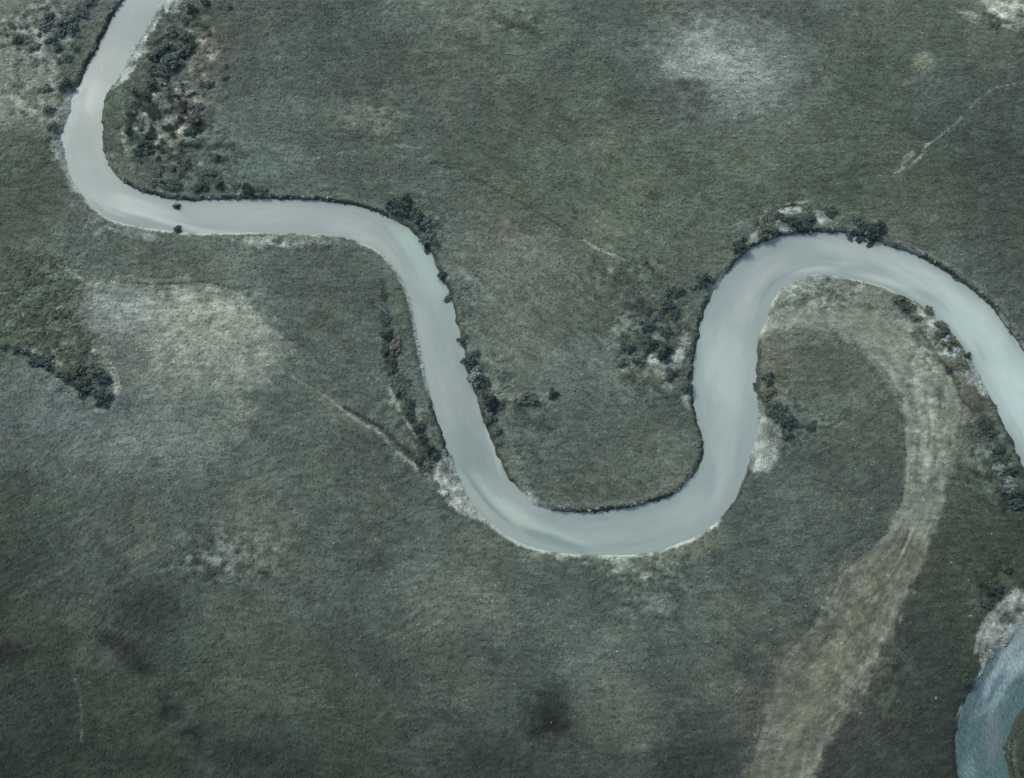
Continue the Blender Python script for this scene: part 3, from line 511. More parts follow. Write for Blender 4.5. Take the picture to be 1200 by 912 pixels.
# --- low scrub and bare spots too small and mixed to tell apart
CLUT = np.zeros_like(X)
for (u, v, ru, rv, k) in [(50, 40, 60, 60, .9), (215, 60, 55, 70, .8), (195, 140, 65, 75, 1.35), (240, 190, 60, 40, .7), (40, 110, 55, 50, .5), (75, 150, 30, 50, .7), (55, 350, 60, 70, .55), (80, 420, 50, 50, .5),
    (120, 265, 40, 20, .5), (330, 284, 70, 14, .6), (765, 390, 60, 70, .7), (770, 445, 70, 30, .6), (570, 460, 40, 50, .6), (620, 500, 50, 50, .4), (730, 320, 60, 40, .5), (540, 350, 30, 60, .5), (495, 260, 40, 40, .6),
    (920, 260, 60, 30, .7), (950, 345, 60, 22, .6), (915, 490, 40, 50, .5), (1105, 410, 50, 60, .6), (1085, 500, 45, 90, .35), (1165, 540, 40, 70, .7), (1170, 700, 50, 60, .5), (750, 665, 60, 24, .6), (530, 570, 30, 50, .4),
    (480, 480, 50, 80, .4), (260, 655, 66, 34, .75), (760, 705, 60, 30, .4), (1180, 20, 60, 30, .6), (235, 390, 110, 70, .16), (1000, 760, 70, 120, .3), (610, 25, 60, 25, .4), (440, 130, 60, 40, .3)]:
    cx, cy = at(u, v); m = max(ru, rv) * .3
    w = window(cx - m, cx + m, cy - m, cy + m)
    q = np.hypot((X[w] - cx) / (ru * .2), (Y[w] - cy) / (rv * .21)) + .35 * FR_FINE[w]
    CLUT[w] = np.maximum(CLUT[w], (1 - sstep(.55, 1.15, q)) * k)
cA = np.zeros_like(X); cB = np.zeros_like(X)
cA[FR] = fbm(X[FR], Y[FR], 2.1, 3, 1); cB[FR] = fbm(X[FR], Y[FR], 1.5, 3, 6)
CG *= (1 + cA * .10 + CLUT * (.75 * np.clip(cA * 1.6, -.75, .7)))[..., None]
LOWB = CLUT * sstep(.12, .38, cB); BARE = CLUT * sstep(.2, .42, -cB - .25 * cA)
CG += (app(48, 't') - CG) * (LOWB * .75)[..., None]
CG *= (1 + BARE * .95)[..., None]
ROUGH += CLUT * .5

# --- banks
RIM = app(164, 'w'); SOIL = app(56, 't'); VEG = app(52, 't'); GRV = app(142, 'w'); TAN = app(140, 's')
n1 = vnoise(X, Y, 1.1, 3); n2 = vnoise(X, Y, 2.7, 5)
def over(mask, col, s):
    f = (mask * s)[..., None]
    CG[...] = CG + (col - CG) * f
near = (np.abs(d) < 5).astype(float)
over(near * (1 - sstep(.5, 2.6, d + n1 * .6)), GRV, np.clip(kg * .85, 0, 1))
GRAV = np.maximum(GRAV, near * kg * .9 * (1 - sstep(1.0, 2.6, d + n2)))
over(near * (1 - sstep(.45, 1.1, d + n1 * .25)), RIM, kw * .92 * sstep(-.5, .1, n2 + .25 + .3 * n1))
over(near * (1 - sstep(.55, 1.15, d + n1 * .35)), VEG, kv * .75)
over(near * (1 - sstep(.4, .8, d + n1 * .3)), SOIL, kc * .85)
over(near * sstep(.9, 1.3, d) * (1 - sstep(1.5, 2.3, d + n1 * .5)), app(108, 's'), kc * .45)
over(near * sstep(.12, .3, d + n1 * .1) * (1 - sstep(.45, .7, d + n1 * .15)) * sstep(-.1, .4, n2 + n1 * .5), app(135, 'w'), kc * .8)

# ------------------------------------------------------------------ ground height
def comb_angle(u, v, x, y):
    wA = np.exp(-((u - 650) / 150) ** 2 - ((v - 330) / 130) ** 2); wB = np.exp(-((u - 90) / 230) ** 2 - ((v - 720) / 220) ** 2)
    wC = np.exp(-((u - 1010) / 70) ** 2 - ((v - 740) / 160) ** 2)
    return -.6 * wA + .6 * wB + .95 * wC + .75 * fbm(x, y, 15.0, 3, 4)
THETA = np.zeros_like(X); THETA[FR] = comb_angle(U[FR], V[FR], X[FR], Y[FR])
comb = np.zeros_like(X)
_x, _y, _t = X[FR], Y[FR], THETA[FR]
_acc = 0; _ws = 0
for k_ in range(6):
    a_ = k_ * math.pi / 6
    w_ = np.maximum(0, np.cos(_t - a_) ** 2 - .55) ** 2
    p_ = _x * math.cos(a_) + _y * math.sin(a_); q_ = -_x * math.sin(a_) + _y * math.cos(a_)
    _acc = _acc + w_ * (.65 * vnoise(p_ / 2.6 + .8 * vnoise(_x, _y, 2.0, 3), q_ / .52, 1.0, k_) + .45 * vnoise(p_ / 1.2, q_ / .34, 1.0, k_ + 1)); _ws = _ws + w_
comb[FR] = _acc / _ws
Z = 0.35 * fbm(X, Y, 38.0, 3, 1)
grain = np.zeros_like(X)
xf, yf = X[FR], Y[FR]
grain[FR] = 0.55 * vnoise(xf * .75, yf, 1.15, 6) + 0.45 * vnoise(xf * .75, yf, .6, 2) + .5 * vnoise(xf, yf, 2.4, 4)
amp = 0.12 * ROUGH * (1 - .6 * CHAN) * (1 - .5 * GRAV)
Z = Z + (grain * .5 + comb * .7) * amp + DEPTH + LOWB * .35 + cA * .10
CG *= (1 + .42 * comb * (1 - .7 * np.clip(GRAV, 0, 1)) * np.where(near > 0, sstep(.3, 1.2, d), 1))[..., None]
wd = .6 * kc + 2.4 * kw + 3.2 * kg + 1.5 * kv      # how far the slope reaches
t = np.clip(d / np.maximum(wd, .5), 0, 1)
prof = np.where(kc > .5, sstep(0, 1, t), 1 - (1 - t) ** 1.5)
low = WATER_Z + np.where(d < 0, np.maximum(d * 1.1, -1.8), 0)
bank = near * (d < wd)
topz = Z
Z = np.where((d < wd) & (DD < REACH - .1), low * (1 - prof) + topz * prof, topz)
Z = np.where(INS & (DD > 3), WATER_Z - 1.8, Z)
# fine colour grain that goes with the tussocks
CG *= (1 + 0.17 * grain * np.where(near > 0, sstep(.3, 1.2, d), 1) )[..., None]
gn = np.zeros_like(X); gn[FR] = fbm(X[FR], Y[FR], 2.2, 4, 7)
CG *= (1 + .85 * gn * np.clip(GRAV, 0, 1))[..., None]
CG = np.clip(CG, .004, .85)
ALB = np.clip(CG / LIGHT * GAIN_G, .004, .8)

# ------------------------------------------------------------------ materials
def mat_new(name):
    m = bpy.data.materials.new(name); m.use_nodes = True
    nt = m.node_tree
    b = nt.nodes.get("Principled BSDF")
    b.inputs['Specular IOR Level'].default_value = 0.2
    return m, nt, b
def N(nt, t, **kw):
    n = nt.nodes.new(t)
    for k, v in kw.items(): setattr(n, k, v)
    return n
def ground_mat(name, fine, coarse, rough=.95, bump=.25):
    m, nt, b = mat_new(name)
    a = N(nt, "ShaderNodeAttribute", attribute_name="tone")
    g = N(nt, "ShaderNodeNewGeometry")
    n1 = N(nt, "ShaderNodeTexNoise"); n1.inputs['Scale'].default_value = fine; n1.inputs['Detail'].default_value = 5; n1.inputs['Roughness'].default_value = .7
    n2 = N(nt, "ShaderNodeTexNoise"); n2.inputs['Scale'].default_value = coarse; n2.inputs['Detail'].default_value = 4; n2.inputs['Distortion'].default_value = 1.5
    mp = N(nt, "ShaderNodeMapping"); mp.inputs['Scale'].default_value = (.7, 1.15, 1)
    nt.links.new(g.outputs['Position'], mp.inputs['Vector'])
    nt.links.new(mp.outputs[0], n1.inputs['Vector']); nt.links.new(mp.outputs[0], n2.inputs['Vector'])
    r1 = N(nt, "ShaderNodeMapRange"); r1.inputs['From Min'].default_value = .25; r1.inputs['From Max'].default_value = .75; r1.inputs['To Min'].default_value = .74; r1.inputs['To Max'].default_value = 1.26
    r2 = N(nt, "ShaderNodeMapRange"); r2.inputs['From Min'].default_value = .3; r2.inputs['From Max'].default_value = .7; r2.inputs['To Min'].default_value = .86; r2.inputs['To Max'].default_value = 1.14
    nt.links.new(n1.outputs['Fac'], r1.inputs['Value']); nt.links.new(n2.outputs['Fac'], r2.inputs['Value'])
    mu = N(nt, "ShaderNodeMath", operation='MULTIPLY'); nt.links.new(r1.outputs[0], mu.inputs[0]); nt.links.new(r2.outputs[0], mu.inputs[1])
    vm = N(nt, "ShaderNodeVectorMath", operation='SCALE'); nt.links.new(a.outputs['Color'], vm.inputs[0]); nt.links.new(mu.outputs[0], vm.inputs['Scale'])
    nt.links.new(vm.outputs[0], b.inputs['Base Color'])
    b.inputs['Roughness'].default_value = rough
    bp = N(nt, "ShaderNodeBump"); bp.inputs['Strength'].default_value = bump; bp.inputs['Distance'].default_value = .2
    nt.links.new(n1.outputs['Fac'], bp.inputs['Height']); nt.links.new(bp.outputs[0], b.inputs['Normal'])
    return m
M_GROUND = ground_mat("heath_turf", 2.0, .35, bump=.25)
M_GRAVEL = ground_mat("river_gravel", 2.6, .8, .85, .6)
M_BANK = ground_mat("bank_soil", 2.2, .6, .9, .4)
M_CHAN = ground_mat("dry_channel_grass", 1.7, .4, .95, .5)

# ------------------------------------------------------------------ ground sheets (one grid, split by what the ground is)
mid = lambda A: .25 * (A[:-1, :-1] + A[1:, :-1] + A[:-1, 1:] + A[1:, 1:])
dm = mid(d); gm = mid(GRAV); cm = mid(CHAN)
label = np.zeros(dm.shape, int)
label[cm > .5] = 3
label[gm > .55] = 2
label[(dm < 1.1) & (mid(DD) < REACH - .5) & (label != 2)] = 1
label[(dm < -2.2)] = 1
vid = np.arange(NX * NY).reshape(NY, NX)
quads = np.stack([vid[:-1, :-1], vid[:-1, 1:], vid[1:, 1:], vid[1:, :-1]], -1).reshape(-1, 4)
lab = label.ravel()
P = np.stack([X, Y, Z], -1).reshape(-1, 3)
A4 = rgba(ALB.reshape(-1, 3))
def piece(name, k, mat):
    q = quads[lab == k]
    used = np.zeros(len(P), bool); used[q.ravel()] = True
    remap = np.cumsum(used) - 1
    return structure(new_mesh(name, P[used], remap[q], mat, {'tone': ('FLOAT_COLOR', A4[used])}))
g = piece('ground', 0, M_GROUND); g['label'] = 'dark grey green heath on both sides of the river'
g = piece('river_bank', 1, M_BANK); g['label'] = 'crumbling banks and bed along the river'
g = piece('gravel_bar', 2, M_GRAVEL); g['label'] = 'pale stony bars and shores beside the river'
g = piece('dry_channel', 3, M_CHAN); g['label'] = 'straw coloured old channel curving away from the right hand loop'

def grid_at(A, x, y):
    i = np.clip(np.searchsorted(gy, y), 1, NY - 1); j = np.clip(np.searchsorted(gx, x), 1, NX - 1)
    i = i - (np.abs(gy[i - 1] - y) < np.abs(gy[i] - y)); j = j - (np.abs(gx[j - 1] - x) < np.abs(gx[j] - x))
    return A[i, j]

# ------------------------------------------------------------------ river water: a ribbon that follows both banks
def resample(c, n):
    s = np.concatenate([[0], np.cumsum(np.hypot(*np.diff(c, axis=0).T))])
    q = np.linspace(0, s[-1], n)
    return np.stack([np.interp(q, s, c[:, 0]), np.interp(q, s, c[:, 1])], 1), s[-1]
rl, rr = [], []
for a, b in zip(PAIRS[:-1], PAIRS[1:]):
    ca = LC[a[0] * SUB:b[0] * SUB + 1]; cb = RC[a[1] * SUB:b[1] * SUB + 1]
    L = max(np.hypot(*np.diff(ca, axis=0).T).sum(), np.hypot(*np.diff(cb, axis=0).T).sum())
    n = max(3, int(L / .7))
    rl.append(resample(ca, n)[0][:-1]); rr.append(resample(cb, n)[0][:-1])
rl = np.vstack(rl); rr = np.vstack(rr)
for _ in range(8):
    rl[1:-1] = (rl[:-2] + 2 * rl[1:-1] + rl[2:]) / 4 * .5 + rl[1:-1] * .5
    rr[1:-1] = (rr[:-2] + 2 * rr[1:-1] + rr[2:]) / 4 * .5 + rr[1:-1] * .5
NT = 36
wdt = np.hypot(*(rr - rl).T)
tt = np.linspace(0, 1, NT)[None, :, None]
ext = (1.3 / np.maximum(wdt, 3))[:, None, None]
tt2 = -ext + tt * (1 + 2 * ext)
RV = rl[:, None, :] * (1 - tt2) + rr[:, None, :] * tt2
cl = (rl + rr) / 2
ss = np.concatenate([[0], np.cumsum(np.hypot(*np.diff(cl, axis=0).T))])
WXr, WYr = RV[..., 0], RV[..., 1]
S2 = np.repeat(ss[:, None], NT, 1); T2 = tt2[..., 0] * 15.0
WC = np.empty(WXr.shape + (3,)); WC[:] = lin((149, 165, 165))
WSTR = [
 ([(118, 236), (140, 244), (165, 250), (195, 260), (235, 270), (280, 275)], 7, (178, 192, 191), .8),
 ([(104, 232), (125, 252), (150, 261), (185, 265), (220, 269)], 7, (132, 145, 149), .75), ([(105, 228), (128, 246), (150, 255)], 3, (176, 189, 189), .6),
 ([(150, 232), (165, 240), (185, 252), (200, 258)], 8, (168, 184, 184), .6), ([(190, 240), (212, 248), (236, 262)], 6, (140, 154, 158), .5),
 ([(100, 100), (97, 118), (93, 140), (90, 170)], 7, (139, 155, 157), .5), ([(112, 96), (106, 115), (103, 135)], 8, (170, 186, 186), .6), ([(110, 140), (108, 175), (118, 205)], 10, (142, 157, 158), .5),
 ([(380, 270), (410, 267), (435, 277), (455, 296), (470, 318), (482, 345)], 9, (165, 168, 164), .6), ([(415, 250), (445, 262), (462, 282), (478, 305), (492, 332)], 6, (138, 153, 156), .6), ([(455, 262), (478, 280), (495, 300), (508, 328), (516, 350)], 13, (163, 184, 181), .7),
 ([(495, 345), (508, 368), (516, 395), (520, 430)], 5, (140, 156, 158), .5), ([(488, 360), (494, 400), (504, 450), (516, 500)], 6, (162, 168, 165), .5), ([(532, 400), (542, 440), (555, 480), (568, 520)], 6, (140, 155, 157), .5),
 ([(568, 500), (576, 522), (584, 546), (588, 558)], 4, (168, 182, 182), .7), ([(535, 540), (550, 560), (562, 578), (582, 600), (606, 620)], 4, (122, 141, 139), .8), ([(548, 548), (566, 570), (586, 592), (612, 608), (640, 622)], 8, (168, 187, 182), .75), ([(540, 555), (556, 584), (575, 606)], 6, (158, 168, 166), .5),
 ([(618, 622), (645, 630), (668, 640), (690, 648)], 7, (122, 144, 142), .6), ([(640, 618), (670, 632), (700, 640)], 5, (166, 184, 179), .6), ([(620, 590), (660, 606), (710, 608), (760, 600)], 6, (142, 154, 157), .5), ([(680, 640), (740, 638), (800, 620)], 6, (140, 154, 155), .45),
 ([(829, 530), (833, 552), (832, 572), (822, 585)], 8, (143, 160, 162), .7), ([(842, 520), (846, 555), (835, 590), (805, 612)], 9, (166, 183, 183), .5), ([(872, 500), (870, 530), (858, 565)], 6, (148, 164, 170), .5), ([(824, 420), (820, 450), (826, 490)], 6, (158, 174, 178), .5),
 ([(886, 380), (892, 352), (905, 332), (928, 318), (958, 310), (992, 312)], 4, (138, 152, 155), .8), ([(925, 322), (955, 316), (985, 318)], 7, (178, 186, 184), .6), ([(850, 350), (866, 325), (890, 302), (915, 290)], 7, (150, 164, 170), .55), ([(862, 380), (872, 350), (892, 325), (925, 306)], 12, (170, 177, 174), .6),
 ([(940, 300), (985, 293), (1035, 305), (1090, 330)], 8, (164, 178, 178), .5), ([(1000, 318), (1050, 334), (1100, 362)], 7, (184, 198, 197), .5), ([(1095, 335), (1140, 370), (1175, 420), (1200, 470)], 16, (184, 204, 203), .6), ([(1130, 400), (1155, 445), (1180, 490)], 8, (170, 188, 190), .45),
 ([(1200, 745), (1178, 770), (1160, 800), (1150, 830)], 7, (140, 158, 164), .7), ([(1205, 775), (1184, 795), (1166, 822), (1158, 850)], 6, (126, 146, 152), .65), ([(1135, 830), (1128, 860), (1128, 900)], 6, (70, 92, 100), .7), ([(1168, 830), (1162, 865), (1160, 905)], 8, (96, 110, 118), .6)]
def wblob(u, v, ru, rv, ang, rgb, s, soft=.9):
    cx, cy = at(u, v, WATER_Z)
    a = R(-ang); x = WXr - cx; y = WYr - cy
    k = .2
    p = (x * math.cos(a) + y * math.sin(a)) / (ru * k); q = (-x * math.sin(a) + y * math.cos(a)) / (rv * k)
    r = np.hypot(p, q) + .30 * fbm(S2 * .35, T2, 2.2, 3, 3)
    f = (1 - sstep(1 - soft * .75, 1 + soft * .5, r)) * min(1, s * 1.25)
    rgb = (rgb[0], max(rgb[1], rgb[0] + 12), max(rgb[2], rgb[0] + 12))
    WC[...] += (lin(rgb) - WC) * f[..., None]
for b in [
 (160, 30, 60, 40, 0, (136, 154, 157), .8), (105, 112, 20, 26, 0, (168, 184, 184), .6), (93, 160, 16, 40, 0, (136, 154, 156), .55), (110, 220, 30, 20, 30, (150, 166, 168), .5), (97, 112, 5, 14, 20, (140, 157, 160), .5),
 (165, 243, 60, 10, 16, (168, 184, 184), .7), (180, 262, 60, 6, 10, (138, 150, 153), .75), (225, 264, 50, 6, 5, (146, 158, 160), .6), (150, 238, 26, 10, 30, (172, 187, 187), .5), (128, 243, 16, 8, 30, (150, 165, 168), .4),
 (300, 250, 70, 16, 0, (160, 168, 165), .65), (400, 262, 40, 12, 8, (160, 166, 162), .6), (430, 280, 30, 7, 25, (164, 168, 164), .6), (445, 285, 26, 7, 45, (150, 160, 160), .6), (400, 245, 46, 7, 8, (148, 163, 163), .5),
 (480, 290, 26, 20, 40, (160, 181, 178), .8), (500, 325, 18, 30, -30, (160, 180, 178), .7), (465, 300, 22, 8, 55, (150, 160, 160), .6), (510, 352, 14, 16, 0, (152, 172, 175), .5),
 (495, 390, 10, 50, -12, (158, 166, 163), .6), (525, 400, 12, 50, -14, (146, 162, 163), .6), (520, 460, 14, 40, -18, (156, 164, 162), .6), (545, 490, 14, 50, -22, (142, 157, 156), .6), (555, 535, 24, 44, -25, (132, 151, 149), .75), (565, 575, 18, 26, -35, (152, 168, 166), .6), (578, 520, 4, 26, -20, (164, 178, 178), .6), (555, 560, 5, 22, -35, (126, 145, 143), .6),
 (605, 602, 30, 9, 35, (166, 184, 179), .8), (640, 622, 30, 7, 20, (160, 179, 174), .6), (650, 634, 34, 6, 14, (126, 147, 145), .5), (622, 625, 14, 5, 30, (130, 150, 147), .6), (640, 606, 20, 5, 15, (142, 154, 154), .6),
 (740, 612, 70, 10, -3, (150, 163, 164), .6), (720, 630, 60, 8, 0, (156, 172, 171), .5), (800, 600, 40, 18, -30, (158, 174, 174), .6), (830, 555, 8, 16, 10, (144, 161, 163), .7), (838, 575, 12, 10, 0, (148, 163, 164), .5), (850, 520, 16, 50, 10, (160, 177, 178), .5), (870, 530, 8, 40, 10, (146, 162, 166), .5),
 (850, 430, 30, 60, 0, (172, 188, 188), .7), (870, 360, 20, 40, 30, (166, 176, 174), .6), (850, 350, 10, 40, 30, (152, 166, 170), .6), (900, 315, 40, 14, -30, (160, 170, 168), .6), (900, 290, 30, 5, -25, (148, 164, 168), .5), (930, 305, 30, 8, -20, (152, 166, 166), .5), (965, 312, 46, 6, -6, (170, 180, 180), .6),
 (1000, 295, 60, 14, 12, (170, 184, 182), .7), (1080, 325, 60, 18, 28, (174, 190, 189), .8), (1040, 330, 40, 5, 16, (178, 192, 192), .5), (1140, 380, 50, 30, 45, (178, 197, 196), .85), (1190, 460, 34, 70, -20, (182, 202, 202), .9),
 (1240, 620, 60, 90, 0, (150, 170, 176), .8)]:
    wblob(*b)
def wstroke(pts, width, rgb, s, soft=.8):
    c = catmull([at(p[0], p[1], WATER_Z) for p in pts], 6)
    D, I = curve_field(c, width * .35 + 1, WXr, WYr, grid=False)
    q = D / (width * .1) + .5 * fbm(WXr, WYr, 2.2, 3, 2)
    f = (1 - sstep(1 - soft, 1 + soft, q)) * s * np.sin(np.clip(I / (len(c) - 1), 0, 1) * math.pi) ** .5
    rgb = (rgb[0], max(rgb[1], rgb[0] + 12), max(rgb[2], rgb[0] + 12))
    WC[...] += (lin(rgb) - WC) * f[..., None]
for w_ in WSTR[:-4]:
    wstroke(*w_)
# the second arm is deeper, bluer water
arm = sstep(at(1232, 745, WATER_Z)[1] + 6, at(1200, 775, WATER_Z)[1] - 3, WYr + .25 * WXr - .25 * at(1215, 760, WATER_Z)[0]) * (WXr > 85)
WC += (lin((73, 97, 102)) - WC) * (arm * .95)[..., None]
for b in [(1185, 752, 20, 14, -50, (124, 140, 145), .8), (1180, 788, 32, 9, -40, (132, 152, 157), .8), (1196, 778, 16, 10, -40, (140, 158, 162), .6), (1148, 822, 7, 22, 20, (82, 102, 112), .6), (1138, 875, 12, 30, 0, (78, 102, 106), .6), (1165, 862, 10, 26, 15, (98, 112, 116), .6), (1165, 803, 22, 7, -45, (72, 96, 110), .6), (1160, 828, 26, 4, -30, (112, 132, 138), .5), (1136, 902, 8, 14, 0, (112, 134, 136), .5)]:
    wblob(*b)
for w_ in WSTR[-4:]:
    wstroke(*w_)
streak = .6 * fbm(S2 * .16, T2, 2.6, 4, 2) + .6 * fbm(WXr, WYr, 9.0, 4, 5)
WC *= (1 + .06 * streak * (1 + 1.5 * arm))[..., None]
WA = np.clip(WC / LIGHT * GAIN_W, .01, .85)
nl = len(rl)
V3 = np.concatenate([RV, np.full(RV.shape[:2] + (1,), WATER_Z)], -1).reshape(-1, 3)
iv = np.arange(nl * NT).reshape(nl, NT)
qf = np.stack([iv[:-1, :-1], iv[1:, :-1], iv[1:, 1:], iv[:-1, 1:]], -1).reshape(-1, 4)[:, ::-1]
m, nt, b = mat_new("silty_water")
a = N(nt, "ShaderNodeAttribute", attribute_name="tone")
st = N(nt, "ShaderNodeAttribute", attribute_name="flow")
sep = N(nt, "ShaderNodeMapping"); sep.inputs['Scale'].default_value = (.35, 1.3, 1)
nt.links.new(st.outputs['Vector'], sep.inputs['Vector'])
nz = N(nt, "ShaderNodeTexNoise"); nz.inputs['Scale'].default_value = .55; nz.inputs['Detail'].default_value = 6; nz.inputs['Distortion'].default_value = 1.2
nt.links.new(sep.outputs[0], nz.inputs['Vector'])
nr = N(nt, "ShaderNodeTexNoise"); nr.inputs['Scale'].default_value = 1.5; nr.inputs['Detail'].default_value = 5; nr.inputs['Distortion'].default_value = .8
sp2 = N(nt, "ShaderNodeMapping"); sp2.inputs['Scale'].default_value = (1.3, .8, 1)
nt.links.new(st.outputs['Vector'], sp2.inputs['Vector']); nt.links.new(sp2.outputs[0], nr.inputs['Vector'])
rip = N(nt, "ShaderNodeAttribute", attribute_name="ripple")
mr = N(nt, "ShaderNodeMapRange"); mr.inputs['From Min'].default_value = .3; mr.inputs['From Max'].default_value = .7; mr.inputs['To Min'].default_value = .955; mr.inputs['To Max'].default_value = 1.045
nt.links.new(nz.outputs['Fac'], mr.inputs['Value'])
mr2 = N(nt, "ShaderNodeMapRange"); mr2.inputs['From Min'].default_value = .3; mr2.inputs['From Max'].default_value = .75; mr2.inputs['To Min'].default_value = -.35; mr2.inputs['To Max'].default_value = .65
nt.links.new(nr.outputs['Fac'], mr2.inputs['Value'])
mad = N(nt, "ShaderNodeMath", operation='MULTIPLY_ADD')
nt.links.new(mr2.outputs[0], mad.inputs[0]); nt.links.new(rip.outputs['Fac'], mad.inputs[1]); nt.links.new(mr.outputs[0], mad.inputs[2])
vm = N(nt, "ShaderNodeVectorMath", operation='SCALE'); nt.links.new(a.outputs['Color'], vm.inputs[0]); nt.links.new(mad.outputs[0], vm.inputs['Scale'])
nt.links.new(vm.outputs[0], b.inputs['Base Color'])
b.inputs['Roughness'].default_value = .09; b.inputs['IOR'].default_value = 1.33; b.inputs['Specular IOR Level'].default_value = .5
bp = N(nt, "ShaderNodeBump"); bp.inputs['Strength'].default_value = .18; bp.inputs['Distance'].default_value = .12
nt.links.new(nr.outputs['Fac'], bp.inputs['Height']); nt.links.new(bp.outputs[0], b.inputs['Normal'])
flow = np.stack([S2, T2, np.zeros_like(S2)], -1).reshape(-1, 3)
river = structure(new_mesh('river', V3, qf, m, {'tone': ('FLOAT_COLOR', rgba(WA.reshape(-1, 3))), 'flow': ('FLOAT_VECTOR', flow), 'ripple': ('FLOAT', arm.ravel())}, smooth=True))
river['label'] = 'milky pale river winding through the heath'

# ------------------------------------------------------------------ things scattered past counting: grass tufts, cobbles (geometry nodes)
def instancer_tint(name, lo, hi, rough=.9):
    m, nt, b = mat_new(name)
    a = N(nt, "ShaderNodeAttribute", attribute_name="tint", attribute_type='INSTANCER')
    g = N(nt, "ShaderNodeNewGeometry")
    mr = N(nt, "ShaderNodeMapRange"); mr.inputs['To Min'].default_value = lo; mr.inputs['To Max'].default_value = hi
    nt.links.new(g.outputs['Random Per Island'], mr.inputs['Value'])
    vm = N(nt, "ShaderNodeVectorMath", operation='SCALE'); nt.links.new(a.outputs['Color'], vm.inputs[0]); nt.links.new(mr.outputs[0], vm.inputs['Scale'])
    nt.links.new(vm.outputs[0], b.inputs['Base Color']); b.inputs['Roughness'].default_value = rough
    return m

def scatter(name, pts, tints, scales, protos, label, turn=None):
    n = len(pts)
    me = bpy.data.meshes.new(name)
    me.vertices.add(n); me.vertices.foreach_set("co", np.ascontiguousarray(pts, np.float32).ravel())
    a = me.attributes.new('tint', 'FLOAT_COLOR', 'POINT'); a.data.foreach_set('color', rgba(tints).astype(np.float32).ravel())
    a = me.attributes.new('size', 'FLOAT_VECTOR', 'POINT'); a.data.foreach_set('vector', scales.astype(np.float32).ravel())
    rot = np.stack([RNG.normal(0, .12, n), RNG.normal(0, .12, n), RNG.random(n) * 6.283], 1)
    if turn is not None: rot[:, 2] = turn
    a = me.attributes.new('turn', 'FLOAT_VECTOR', 'POINT'); a.data.foreach_set('vector', rot.astype(np.float32).ravel())
    a = me.attributes.new('pick', 'INT', 'POINT'); a.data.foreach_set('value', RNG.integers(0, len(protos), n).astype(np.int32))
    o = bpy.data.objects.new(name, me); COL.objects.link(o)
    o['kind'] = 'stuff'; o['label'] = label
    ng = bpy.data.node_groups.new(name, 'GeometryNodeTree')
    ng.interface.new_socket('Geometry', in_out='INPUT', socket_type='NodeSocketGeometry')
    ng.interface.new_socket('Geometry', in_out='OUTPUT', socket_type='NodeSocketGeometry')
    gi = ng.nodes.new('NodeGroupInput'); go = ng.nodes.new('NodeGroupOutput')
    m2p = ng.nodes.new('GeometryNodeMeshToPoints')
    iop = ng.nodes.new('GeometryNodeInstanceOnPoints')
    gti = ng.nodes.new('GeometryNodeGeometryToInstance')
    for p in reversed(protos):
        oi = ng.nodes.new('GeometryNodeObjectInfo'); oi.inputs['Object'].default_value = p; oi.transform_space = 'ORIGINAL'
        ng.links.new(oi.outputs['Geometry'], gti.inputs[0])
    def att(nm, t):
        q = ng.nodes.new('GeometryNodeInputNamedAttribute'); q.data_type = t; q.inputs['Name'].default_value = nm
        return q.outputs['Attribute']
    ng.links.new(gi.outputs[0], m2p.inputs['Mesh'])
    ng.links.new(m2p.outputs[0], iop.inputs['Points'])
    ng.links.new(gti.outputs[0], iop.inputs['Instance'])
    iop.inputs['Pick Instance'].default_value = True
    ng.links.new(att('pick', 'INT'), iop.inputs['Instance Index'])
    er = ng.nodes.new('FunctionNodeEulerToRotation'); ng.links.new(att('turn', 'FLOAT_VECTOR'), er.inputs[0])
    ng.links.new(er.outputs[0], iop.inputs['Rotation'])
    ng.links.new(att('size', 'FLOAT_VECTOR'), iop.inputs['Scale'])
    ng.links.new(iop.outputs[0], go.inputs[0])
    md = o.modifiers.new('scatter', 'NODES'); md.node_group = ng
    return o

hidden = bpy.data.collections.new("prototypes")       # not linked to the scene: only their meshes are instanced
def proto(name, V, F, mat):
    me = bpy.data.meshes.new(name); me.from_pydata([tuple(v) for v in V], [], F); me.materials.append(mat); me.update()
    o = bpy.data.objects.new(name, me); hidden.objects.link(o)
    return o
M_TUFT = instancer_tint("grass_blades", .48, 1.65)
M_STONE = instancer_tint("pale_cobble", .9, 1.1, .8)
def tuft(seed, nb=7):
    r = random.Random(seed); V = []; F = []
    for k in range(nb):
        a = r.uniform(0, 6.283); rr_ = r.uniform(0, .45); L = r.uniform(.8, 1.5); w = r.uniform(.08, .15); lean = r.uniform(.55, 1.0)
        bx, by = rr_ * math.cos(a), rr_ * math.sin(a)
        a = r.gauss(0, .45)
        dx, dy = math.cos(a), math.sin(a); sx, sy = -dy * w, dx * w
        h = r.uniform(.25, .5)
        i = len(V)
        V += [(bx - sx, by - sy, -.06), (bx + sx, by + sy, -.06), (bx + dx * lean * .45 * L + sx, by + dy * lean * .45 * L + sy, h), (bx + dx * lean * .45 * L - sx, by + dy * lean * .45 * L - sy, h * .95),
              (bx + dx * lean * L, by + dy * lean * L, h * .75)]
        F += [(i, i + 1, i + 2, i + 3), (i + 3, i + 2, i + 4)]
    return V, F
TUFTS = [proto('grass_tuft', *tuft(s), M_TUFT) for s in range(9)]
def pebble(seed):
    r = random.Random(seed); bm = bmesh.new(); bmesh.ops.create_icosphere(bm, subdivisions=1, radius=1)
    for v in bm.verts: v.co *= r.uniform(.75, 1.2); v.co.z *= .6
    V = [v.co[:] for v in bm.verts]; F = [tuple(v.index for v in f.verts) for f in bm.faces]; bm.free()
    return V, F
